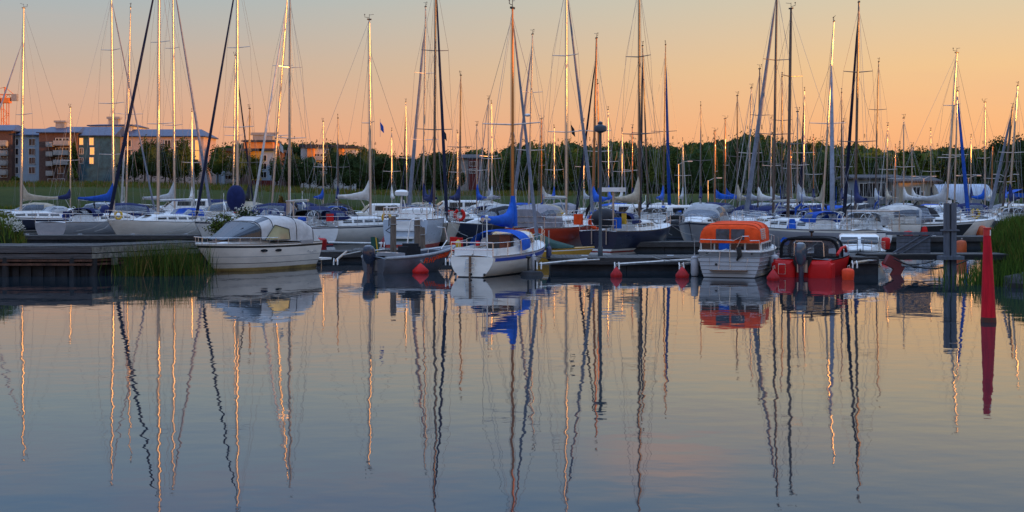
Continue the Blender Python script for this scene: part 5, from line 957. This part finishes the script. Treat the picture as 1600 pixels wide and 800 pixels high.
# Y booms between the berths
def berth_boom(p0, p1, z0, z1, label):
    p0, p1 = Vector(p0), Vector(p1); r = thing('mooring_boom', label, 'mooring boom', p0, 0, 'white mooring booms between the berths'); d = p1-p0; s_ = Vector((-d.y, d.x, 0)).normalized()
    b = MB(); b.tube([(0,0,z0), d+Vector((0,0,z1))], .045, 7); b.tube([s_*.55+Vector((0,0,z0)), d*.45+Vector((0,0,z0+(z1-z0)*.45))], .03, 6); b.build('bar', ALU, r)
    b = MB()
    for k in (-.07,.07): q = d+Vector((k,0,z1)); b.tube([q, q+Vector((0,-.05,.06)), q+Vector((0,-.12,-.04)), q+Vector((0,-.12,-.16))], .025, 6)
    b.build('hook', WHITE, r); return r
berth_boom((2.6,44.7,0),(.9,42.6,0),.42,.36,'thick white mooring boom right of the small white sailing boat'); berth_boom((6.5,44.7,0),(3.45,42.2,0),.42,.38,'thin white mooring boom ending above the left red cone buoy'); berth_boom((7.0,44.7,0),(5.55,42.0,0),.42,.38,'mooring boom ending above the red cone buoy by the orange tented boat'); berth_boom((12.6,44.0,0),(10.9,40.8,0),.45,.50,'white mooring boom beside the red boat'); berth_boom((-2.4,52,0),(-2.2,43.9,0),.4,.42,'white mooring boom left of the small white sailing boat'); berth_boom((-6.6,51,0),(-6.35,46.2,0),.4,.3,'mooring boom between the motor cruiser and the grey boat')
berth_boom((-8.6,60,0),(-6.0,59.5,0),.42,.40,'white and black mooring boom behind the motor cruiser stern')
# small dark float at the sailing boat's bow, with two pins
r = thing('boom_float', 'dark flat float with two upright pins at the bow of the small white sailing boat', 'float', W(831, 430), 0); b = MB(); b.lathe([(.05,.16),(.34,.12),(.40,.0),(.3,-.12)], 16); b.build('float', FLOAT, r)
b = MB(); b.tube([(-.12,0,.1),(-.12,0,.62)], .03, 6); b.tube([(.12,0,.1),(.12,0,.5)], .03, 6); b.ball((-.12,0,.60), .09, 8, .6); b.build('pin', RUBBER, r)
# wooden quay
r = thing('wooden_quay', 'old wooden quay with dark sheet piling and rusty rails at the lower left', 'quay', (-13.8, 41.9, 0), 0)
b = MB(); Z = .99
for i in range(70): x = -i*.145-.08; b.box((x-.07+0, 1.2+.0, Z-.025+random.uniform(-.006,.006)), (.135, 2.36, .05))
b.build('deck_planks', WET, r, 0)
b = MB(); d = Vector((2.9, 4.5, 0)); L_ = d.length; an = math.atan2(d.y, d.x); n_ = Vector((-d.y, d.x, 0)).normalized()
for i in range(38): c = d*((i+.5)/38)+n_*.85; b.box((c.x, c.y, Z-.027+random.uniform(-.006,.006)), (.13, 1.7, .05), an)
b.build('deck_planks', WET, r, 0)
b = MB(); b.box((-5.1,-.03,Z-.13), (10.3,.08,.17)); b.box((-5.1,.0,Z-.33), (10.3,.08,.16)); b.build('front_board', mat('blue_grey_timber', (.095,.085,.085), .85, 0, .3, 3, bump=.7, stretch=(.4,5,8)), r, 0)
b = MB(); c = d*.5-n_*.04; b.box((c.x,c.y,Z-.13),(L_,.08,.17),an); b.box((c.x,c.y,Z-.33),(L_,.08,.15),an); b.build('side_board', PALEP, r, 0)
b = MB(); b.box((-5.1,.02,.52),(10.3,.10,.07)); b.box((-5.1,.0,.39),(10.3,.12,.07)); c = d*.16; b.box((c.x-.05,c.y-.02,.52),(1.3,.09,.07),an); b.box((c.x-.05,c.y-.05,.39),(1.3,.09,.07),an); b.build('rail', RUST, r, 0)
b = MB(); b.box((.62,.55,.46),(.16,.12,.22),an); b.build('rail_bolt', ALU, r, 0)
b = MB()
for i in range(52): b.box((-i*.2-.1, .18+(.08 if i % 2 else 0), .1), (.2,.08,1.35))
for i in range(26): c = d*((i+.5)/26)+n_*(.2+(.07 if i % 2 else 0)); b.box((c.x, c.y, .1), (.2,.08,1.3), an)
b.build('sheet_piling', PILE, r, 0)
for x, y in ((-9.4,.06),(-7.2,.06),(-5.0,.06),(-2.8,.06),(-.6,.06),(.05,.15)): b = MB(); b.tube([(x,y,-.6),(x,y,.62)], .12, 9); b.build('pile', PILE, r)
# gangway to the right bank
r = thing('gangway', 'dark low gangway bridge from the pontoon to the right bank with a grey boarded parapet', 'gangway', (12.0, 43.2, 0), 0)
b = MB()
for i in range(46): b.box((i*.105+.05, .7, .64+.0*i), (.098, 1.3, .045))
b.build('deck_planks', WET, r, 0); b = MB(); b.box((2.4,.08,.55),(4.9,.10,.16)); b.box((2.4,1.3,.55),(4.9,.10,.16)); b.build('girder', PILE, r, 0)
b = MB(); GP = mat('grey_post_paint', (.10,.115,.145), .7, 0, .2, 3, stretch=(3,3,.6))
for k in range(5): b.box((1.62,.20,.74+k*.125), (1.12,.05,.108))
b.box((1.62,.17,1.36),(1.9,.09,.10)); b.box((1.1,.24,1.0),(.08,.08,.7)); b.tube([(.9,.16,.70),(1.9,.16,1.30)], .028, 6); b.tube([(1.2,.12,.70),(2.3,.12,1.36)], .02, 6); b.build('parapet', GP, r, 0)
r = thing('mooring_post', 'wide grey square post standing at the gangway', 'post', W(1482, 431)+Vector((.06,.0,0)), 0)
b = MB(); b.box((-.11,.05,1.15), (.13,.22,2.5)); b.box((.10,.05,1.1), (.17,.24,2.6)); b.build('post', GP, r, 0); b = MB(); b.box((0,-.02,.60),(.75,.5,.12)); b.box((0,.04,1.5),(.55,.30,.05)); b.build('base_plate', GP, r, 0); b = MB(); b.box((.0,.05,2.43),(.10,.12,.12)); b.build('cap', WHITE, r, 0)
pontoon((11.4,42.9,0), (12.3,42.9,0), 1.2, .58, 'dark pontoon end block under the gangway with red bumpers')
b = MB(); b.box((0,0,0),(.5,.3,.35)); b.box((.25,-.1,-.2),(.3,.12,.5)); o = b.build('rubber_bumper', mat('dark_red_bumper', (.16,.02,.02), .7), None, 0); o.location = (12.75,42.9,.40); o.rotation_euler = (0,.5,0); tag(o, 'dark red tilted bumper on the end of the pontoon under the gangway', 'bumper')
def rope(name, pts, label, r=.018, m=RUBBER):
    b = MB(); b.tube(pts, r, 6); o = b.build(name, m, None); tag(o, label, 'rope'); return o
def sag(a, c, s_): a, c = Vector(a), Vector(c); return [a+(c-a)*(i/12)+Vector((0,0,-s_*4*(i/12)*(1-i/12))) for i in range(13)]
rope('mooring_rope', sag((12.7,42.6,.55),(15.2,42.6,.52),.32), 'black rope sagging under the gangway over the bright water', .022); rope('mooring_rope', sag((13.0,43.9,.40),(14.6,43.2,.6),.2), 'thin dark rope crossing behind the sagging black rope', .014)
r = rope('mooring_rope', [(12.9,42.4,.30),(13.5,42.4,.285),(14.7,42.4,.28)], 'straight thin rope with a dark float under the gangway', .012); b = MB(); b.ball((13.35,42.4,.29), .07, 8, .7, 0, 0, 1.5); b.build('rope_float', RUBBER, r)
r = rope('mooring_rope', sag((10.2,47.5,.75),(12.6,52,.95),.35), 'pale hanging rope right of the white cabin boat', .02, ROPE)
rope('mooring_rope', sag((.7,40.9,.72),(2.2,43.6,.5),.06), 'dark rope along the side of the small white sailing boat', .012)
# lamp post on the pontoon
r = thing('harbour_lamp', 'dark harbour lamp post with a drum shaped lantern standing on the pontoon', 'lamp post', Vector(((938-800)/FPX*46, 46, .47)), 0); zt = H_EYE+(HOR-207)/FPX*46-.47; LP = mat('lamp_post_paint', (.03,.045,.06), .5)
b = MB(); b.tube([(0,0,0),(0,0,.3),(0,0,.35),(0,0,zt)], [.09,.09,.06,.05], 10); b.build('pole', LP, r); b = MB(); b.lathe([(.05,zt-.02),(.10,zt),(.22,zt+.05),(.23,zt+.18),(.20,zt+.24),(.1,zt+.27),(.08,zt+.30),(.09,zt+.36),(.03,zt+.40)], 18); b.build('lantern', LP, r)
b = MB(); b.lathe([(.19,zt+.045),(.19,zt+.03)], 16); b.build('diffuser', VINYL, r)
# posts, ladder rail and rescue gear near the grey boat
PW = mat('wood_post', (.16,.12,.09), .85, 0, .3, 5, stretch=(3,3,.5))
for px, D, yt, lb in ((614.5,47.5,338,'brown wooden mooring post left of the white handrail'),(652,47.2,340,'dark wooden mooring post behind the grey boat'),(660,50,355,'pale weathered wooden post right of the dark one')):
    b = MB(); tp = at(px, yt, D); b.tube([(0,0,-.6),(0,0,tp.z-.1),(0,0,tp.z)], [.12,.11,.085], 10); o = b.build('mooring_post', PW, None); o.location = (tp.x, D, 0); tag(o, lb, 'post', 'wooden mooring posts')
    b = MB(); b.tube([(.13*math.cos(a),.13*math.sin(a),tp.z-.3) for a in [2*PI*k/10 for k in range(11)]], .018, 5); b.build('rope_ring', ROPE, o)
r = thing('handrail', 'white bent pipe handrail rising from the grey boat', 'handrail', at(634, 402, 46.5), 0); b = MB(); b.tube([(0,0,0),(.16,0,1.28),(.22,0,1.36),(.60,0,1.38),(.64,0,1.30)], .028, 7); b.build('pipe', WHITE, r)
r = thing('rescue_box', 'red plastic rescue box on a post between the grey boat and the small sailing boat', 'rescue box', at(712, 392, 47), 0); b = MB(); b.box((-.08,0,.25),(.26,.22,.52)); b.box((.15,.02,.24),(.22,.2,.48)); b.build('case', REDP, r); b = MB(); b.tube([(0,.1,-.9),(0,.1,.3)], .04, 7); b.build('post', WHITE, r)
r = thing('yellow_fender', 'yellow cylinder fender hanging in front of the red rescue box', 'fender', at(716, 398, 46), 0); b = MB(); b.lathe([(.04,-.12),(.08,-.08),(.10,0),(.10,.42),(.07,.5),(.02,.54)], 12); b.build('body', YEL, r); b = MB(); b.tube([(.12*math.cos(a),.12*math.sin(a),.22) for a in [2*PI*k/10 for k in range(11)]], .02, 5); b.build('rope_ring', ROPE, r)
def horseshoe(px, py, D, m, label, s_=.26):
    b = MB(); b.tube([(s_*math.sin(a), 0, s_*1.15*math.cos(a)) for a in [(.35+k*(2*PI-.7)/14) for k in range(15)]], s_*.36, 8); o = b.build('lifebuoy', m, None); o.location = at(px, py, D); tag(o, label, 'lifebuoy', 'lifebuoys on the boats'); b = MB(); b.tube([(0,.06,-s_),(0,.06,-s_*2.5)], .02, 5); b.build('bracket', STEEL, o)
horseshoe(718, 336, 74, REDP, 'red horseshoe lifebuoy behind the cream hulled sailing boat'); horseshoe(604, 340, 66, YEL, 'yellow lifebuoy left of the radar dome', .20); horseshoe(930, 347, 62, ORANGEC, 'orange lifebuoy left of the lamp post'); horseshoe(185, 336, 77, YEL, 'yellow lifebuoy at the bow of the boat with the thick navy headsail', .20); horseshoe(1524, 334, 100, YEL, 'yellow ring on the blue and white boat before the hangar', .3)
# Swedish flag furled pole and flag near the posts
r = thing('furled_flag', 'dark green furled flag with a yellow stripe on a short pole', 'flag', at(585, 392, 47), 0); b = MB(); b.tube([(0,0,-.7),(0,0,.55)], .02, 6); b.build('pole', ALU, r); b = MB(); b.loft([[(-.14,.04,.5),(.0,-.04,.52),(.14,.05,.46)],[(-.13,.02,.2),(.02,-.05,.2),(.17,.04,.14)],[(-.12,.05,-.12),(.06,-.03,-.15),(.22,.02,-.2)]], False, (False,False)); b.build('cloth', mat('flag_green', (.01,.07,.05), .8), r, 0)
b = MB(); b.loft([[(.04,-.06,.50),(.08,-.05,.49)],[(.07,-.07,.2),(.12,-.06,.19)],[(.12,-.05,-.15),(.17,-.04,-.17)]], False, (False,False)); b.build('stripe', YEL, r, 0)
# red spar buoy
r = thing('spar_buoy', 'tall bright red spar buoy standing in the open water at the right', 'buoy', W(1544.5, 503), math.radians(0)); SPR = mat('spar_red', (.62,.006,.022), .6, 0, .22, 4, stretch=(3,3,.35))
b = MB(); b.tube([(.0,0,-.8),(0,0,0),(-.02,0,1.45),(-.03,0,1.80),(-.03,0,1.98)], [.165,.155,.095,.075,.065], 18); b.build('tube', SPR, r); b = MB(); b.tube([(-.03,0,1.82),(-.03,0,1.975)], [.079,.073], 18); b.lathe([(.085,1.965),(.085,1.99),(.02,1.995)], 16, (-.03,0,0)); b.build('top_band', mat('spar_top', (.60,.04,.04), .3), r)
b = MB(); b.tube([(0,0,-.05),(0,0,.02),(0,0,.10)], [.158,.160,.153], 18); b.build('waterline_band', mat('algae', (.05,.03,.015), .8, 0, .4, 20, col2=(.12,.012,.012)), r)
b = MB(); b.box((.012,-.068,1.88),(.02,.012,.12)); b.build('reflector', WHITE, r, 0)
# rock and bank plants
b = MB(); b.ball((0,0,0), .8, 9, .55, 0, .12, 1.3); o = b.build('boulder', mat('granite', (.03,.028,.032), .9, 0, .3, 3, bump=.8), None, 30); o.location = at(1597, 440, 37.2)+Vector((.5,0,-.1)); tag(o, 'dark rounded boulder at the foot of the grassy bank on the right edge', 'boulder')
GRD = mat('grass_dark', (.04,.085,.012), .8, 0, .3, .6, col2=(.08,.13,.018)); GRY = mat('grass_yellow', (.12,.11,.02), .8, 0, .3, .6, col2=(.06,.08,.015)); REED = mat('reed_green', (.018,.045,.012), .8, 0, .3, .8, col2=(.05,.085,.012))
def blades(name, m, pts, h0, h1, w_=.02, lean=.25, kind='stuff', mats=None):
    b = MB()
    for (x, y, z) in pts:
        hh = random.uniform(h0, h1); a = random.uniform(0, 2*PI); dx, dy = math.cos(a), math.sin(a); l = random.uniform(0, lean)*hh; la = random.uniform(0, 2*PI); q = Vector((math.cos(la)*l, math.sin(la)*l, 0)); p = Vector((x, y, z)); s_ = Vector((dx, dy, 0))*w_*random.uniform(.6,1.4)
        mm = random.randrange(len(mats)) if mats else 0; i0 = len(b.v); b.v += [p-s_, p+s_, p+q*.4+Vector((0,0,hh*.6))+s_*.7, p+q*.4+Vector((0,0,hh*.6))-s_*.7, p+q+Vector((0,0,hh))]; b.face([i0,i0+1,i0+2,i0+3], mm); b.face([i0+3,i0+2,i0+4], mm)
    return tag(b.build(name, mats or m, None, 0), kind=kind)
def scatter(x0, x1, y0, y1, n, zmin=.02, f=lambda x, y: True):
    out_ = []
    while len(out_) < n:
        x, y = random.uniform(x0, x1), random.uniform(y0, y1); z = ground(x, y); n -= .02
        if z > zmin and f(x, y): out_.append((x, y, z-.05))
    return out_
blades('bank_grass', None, scatter(13.5, 26, 34.5, 60, 42000, .0), .22, .62, .014, .5, mats=[GRD, GRD, REED, GRY])
blades('bank_grass', None, scatter(-26, -16.3, 44, 60, 7000, .1), .25, .6, .02, .5, mats=[GRY, GRY, GRD]); blades('bank_grass', None, scatter(-16, -9.2, 47.3, 60, 3000, .02), .15, .5, .018, .5, mats=[GRD, REED])
rp = []
for cx_, cy_, sx_, n_ in ((-11.9,42.4,.40,620),(-11.2,42.6,.38,620),(-12.6,42.3,.35,160),(-10.9,43.8,.4,260)):
    for _ in range(n_): rp.append((random.gauss(cx_, sx_), random.gauss(cy_, .25), -.05))
blades('reeds', None, rp, .20, 1.35, .009, .5, mats=[REED, REED, REED, GRD, GRY, mat('dry_grass', (.20,.13,.045), .9)])
rp = [(random.gauss(15.2,.8), random.gauss(38.4,.9), -.05) for _ in range(1500)]; blades('reeds', None, rp, .3, .9, .012, .4, mats=[REED, GRD])
blades('meadow_grass', None, [(x, y, ground(x, y)) for x, y in [(random.uniform(-60, 60), random.uniform(129, 140)) for _ in range(26000)]], .3, 1.0, .035, .4, mats=[GRD, GRD, REED, GRY])
blades('meadow_grass', None, [(x, y, ground(x, y)-.1) for x, y in [(random.uniform(-125, 20), random.uniform(236, 268)) for _ in range(16000)]], .4, 1.1, .06, .4, mats=[GRY, GRY, GRD, mat('dry_grass', (.20,.13,.045), .9)])
# flowering shrubs
FLW = mat('white_blossom', (.55,.55,.48), .7)
def shrub(px, D, yb, yt, wpx, n, label, flowers=260, lf=LF_M):
    base = at(px, yb, D); top = at(px, yt, D); R_ = wpx/FPX*D/2; hh = top.z-base.z; r = thing('flowering_shrub', label, 'shrub', base, 0, 'white flowering shrubs')
    b = MB()
    for k in range(9): a = k*.7; b.tube([(0,0,-.2),(math.cos(a)*R_*.3,math.sin(a)*R_*.3,hh*.45),(math.cos(a)*R_*.7,math.sin(a)*R_*.7,hh*.85)], [.02,.014,.006], 5)
    b.build('stem', BARK, r); b = MB(); leaves(b, (0,0,hh*.52), R_, R_*.7, hh*.5, n, .045, 34); b.build('foliage', lf, r, 0)
    b = MB()
    for _ in range(flowers):
        a = random.uniform(0, 2*PI); q = random.uniform(.3,1); p = Vector((math.cos(a)*R_*q, -abs(math.sin(a))*R_*.6*q, hh*(.45+.55*math.sqrt(max(1-q*q,0))*random.uniform(.6,1)))); 
        for j in range(3): c = p+Vector((random.gauss(0,.03),random.gauss(0,.03),random.gauss(0,.015))); s_ = .022; b.poly([c+Vector((s_,0,0)),c+Vector((0,s_*.3,s_)),c-Vector((s_,0,0)),c-Vector((0,s_*.3,s_))])
    b.build('blossom', FLW, r, 0)
shrub(352, 50.5, 380, 328, 72, 2600, 'flowering shrub with white blossoms behind the foredeck of the motor cruiser', 22, LF_Y); shrub(385, 52, 372, 318, 60, 1800, 'smaller shrub with white blossoms behind the cruiser roof', 40); shrub(10, 46.5, 382, 338, 60, 2200, 'flowering shrub with white blossoms on the bank at the left edge', 230)

sailboat(110, 352, 168, 'distant sailing boat with a slim mast in front of the brown block', L=7.4, fdx=10, full=False, spreaders=1, cover='navy')
sailboat(300, 352, 175, 'distant sailing boat with a short mast left of the spirally wrapped headsail', L=7.4, fdx=-10, full=False, spreaders=1, cover='white', stay='w')
sailboat(505, 351, 190, 'distant sailing boat with short mast before the white flats', L=7.0, fdx=12, full=False, spreaders=1, cover='blue')
sailboat(612, 350, 205, 'distant sailing boat with short mast right of the crumpled white sail', L=7.0, fdx=-9, full=False, spreaders=1, cover='white')
sailboat(715, 349, 208, 'distant sailing boat with short mast left of the white and red house', L=7.0, fdx=12, full=False, spreaders=1, cover='navy')
sailboat(866, 350, 200, 'distant sailing boat with thin grey mast between the orange lit sail and the red boat', L=7.2, fdx=10, full=False, spreaders=1, cover='blue')
sailboat(912, 350, 190, 'distant sailing boat with slim mast just left of the varnished orange mast', L=7.2, fdx=-10, full=False, spreaders=1, cover='lgrey')
sailboat(972, 351, 205, 'distant sailing boat with slim mast between lamp post and navy boat', L=7.2, fdx=12, full=False, spreaders=1, cover='white', stay='g')
sailboat(1318, 351, 190, 'distant sailing boat with slim mast above the navy sail cover', L=7.2, fdx=-12, full=False, spreaders=1, cover='lgrey')
sailboat(1425, 352, 228, 'distant sailing boat with short grey mast before the clubhouse', L=7.0, fdx=-9, full=False, spreaders=1, cover='white')
sailboat(1517, 352, 215, 'distant sailing boat with short mast before the middle of the hangar', L=7.0, fdx=9, full=False, spreaders=1, cover='navy')
motorboat(40, 352, 'distant white motor boat with beige hood behind the dark hulled sailing boat', 7, 190, top='beige')
motorboat(142, 350, 'distant white motor boat with grey hood below the brown block', 7, 175, top='lgrey')
motorboat(455, 351, 'distant motor boat with navy canopy below the bare white boom', 7, 185, top='navy')
motorboat(500, 356, 'white motor boat with charcoal canopy left of the steel stern arch', 7, 200, top='charcoal')
motorboat(596, 353, 'distant white motor boat with dark windows right of the crumpled sail', 7, 195, style='cabin', top='navy')
motorboat(640, 351, 'distant motor boat with beige canopy behind the radar dome', 7, 170, top='beige')
motorboat(682, 354, 'distant white motor boat with open deck behind the black headsail', 7, 200, style='open', top='white')
motorboat(744, 356, 'white motor boat with white canopy right of the red lifebuoy', 6.5, 205, top='white')
motorboat(830, 358, 'white motor boat with yellow grey hood left of the red sailing boat tent', 6.5, 190, top='beige')
motorboat(1004, 362, 'white motor boat with blue roof behind the beige sail cover', 6.5, 175, style='cabin', top='bright')
motorboat(1128, 350, 'small distant boat with navy cover under the right orange mast', 6, 190, style='open', top='navy')
motorboat(1180, 352, 'distant white motor boat with grey canopy behind the dense masts, left', 7, 200, top='lgrey')
motorboat(1212, 350, 'distant white motor boat with navy canopy behind the dense masts, middle', 7, 170, top='navy')
motorboat(1248, 352, 'distant white wheelhouse boat behind the dense masts, right', 7, 195, style='cabin', top='white')
motorboat(1322, 353, 'distant white motor boat with white canopy behind the leaning mast', 7, 185, top='white')
motorboat(1395, 354, 'distant white motor boat with pale hood in front of the boathouse doors', 6.5, 200, top='lgrey')
motorboat(1500, 354, 'distant white motor boat with navy canopy below the hangar', 6.5, 190, top='navy')
motorboat(1560, 354, 'distant white motor boat with grey canopy below the hangar end wall', 6.5, 175, top='grey')

def pennant(px, py, D, m, label):
    b = MB(); b.tube([(0,0,-.5),(0,0,.5)], .008, 4); b.poly([(0,0,.35),(.18,.05,.1),(.22,.0,-.3),(.04,-.04,-.12)]); o = b.build('pennant', m, None, 0); o.location = at(px, py, D); tag(o, label, 'flag', 'small flags in the rigging')
pennant(594, 200, 72, BLUE, 'small blue and white flag right of the mast with a folded white sail'); pennant(437, 232, 73, LGREY, 'small pale flag left of the tall bare mast behind the cruiser'); pennant(692, 212, 70, DKGREY, 'small dark flag left of the black headsail'); pennant(892, 205, 64, DKGREY, 'small dark flag high beside the grey furled headsail'); pennant(1248, 296, 80, LGREY, 'small pale flag left of the white sail bundle'); pennant(1265, 335, 66, YEL, 'small yellow flag above the red boat')

rope('mooring_rope', sag((-10.9,43.9,.90),(-12.4,45.6,1.02),.10), 'dark rope from the bow of the motor cruiser to the wooden quay', .014)
rope('mooring_rope', sag((7.9,44.0,.95),(8.6,45.2,.52),.05), 'short rope from the bow of the orange tented boat to the pontoon', .012)
rope('mooring_rope', sag((6.2,39.9,.86),(4.9,44.8,.5),.18), 'pale rope from the left stern corner of the orange tented boat to the pontoon', .012, ROPE)
rope('mooring_rope', sag((-1.0,46.0,.6),(-3.2,51.9,.45),.2), 'pale rope from the pontoon towards the small white sailing boat', .012, ROPE)

sailboat(718, 364, 118, 'sailing boat with navy cover and slim mast above the red lifebuoy', xtop=720, L=7.6, head=75, hull=NAVYG, cover='navy', mast=MDK, spreaders=1)
sailboat(745, 360, 196, 'low sailing boat with short mast and blue cover left of the bright blue spray hood', L=7.0, head=110, cover='blue', spreaders=1)
sailboat(1095, 358, 165, 'sailing boat with dark mast behind the silver hooded cruiser', L=7.4, head=80, mast=MDK, cover='navy', spreaders=1)
sailboat(1152, 362, 150, 'sailing boat with slim dark mast left of the dense group above the orange tent', L=7.4, head=100, mast=MDK, cover='beige', spreaders=1)
sailboat(1222, 364, 120, 'sailing boat with dark mast and charcoal hood between the two tallest masts', L=7.8, head=84, mast=MDK, hull=NAVYG, cover='charcoal', spreaders=2)
sailboat(1246, 368, 175, 'small sailing boat with blue hull and short mast right of the hanging blue sail', L=6.8, head=105, hull=gel('mid_blue', (.03,.08,.2)), cover='lgrey', spreaders=1)
sailboat(1315, 364, 145, 'sailing boat with dark red hull and slim mast left of the navy sail cover', L=7.4, head=78, hull=gel('dark_red', (.18,.015,.015)), cover='navy', mast=MDK, spreaders=1)
sailboat(1412, 360, 185, 'sailing boat with green hull and short mast before the clubhouse', L=7.0, head=95, hull=gel('green', (.02,.08,.04)), cover='white', spreaders=1)
sailboat(528, 362, 185, 'sailing boat with short dark mast behind the steel stern arch', L=7.2, head=95, hull=NAVYG, cover='navy', mast=MDK, spreaders=1)
sailboat(390, 362, 170, 'sailing boat with dark slim mast right of the navy mast bag', L=7.4, head=80, cover='charcoal', mast=MDK, spreaders=1)
motorboat(490, 372, 'motor boat with dark hull and navy canopy behind the cruiser stern', 6.4, 110, top='navy', hull=NAVYG)
motorboat(775, 372, 'motor boat with charcoal canopy just behind the blue folded sail', 6.0, 205, top='charcoal', hull=NAVYG)
motorboat(1065, 372, 'low dark motor boat left of the silver hooded cruiser', 5.6, 120, style='open', top='charcoal', hull=BLACKG)
motorboat(1165, 366, 'motor boat with navy canopy and dark hull above the orange tent', 6.4, 240, top='navy', hull=NAVYG)
motorboat(1325, 371, 'motor boat with dark canopy behind the white cabin boat', 6.0, 230, top='charcoal', hull=BLACKG)
motorboat(1290, 368, 'motor boat with bright blue canopy behind the black hood of the red boat', 6.0, 205, top='bright')
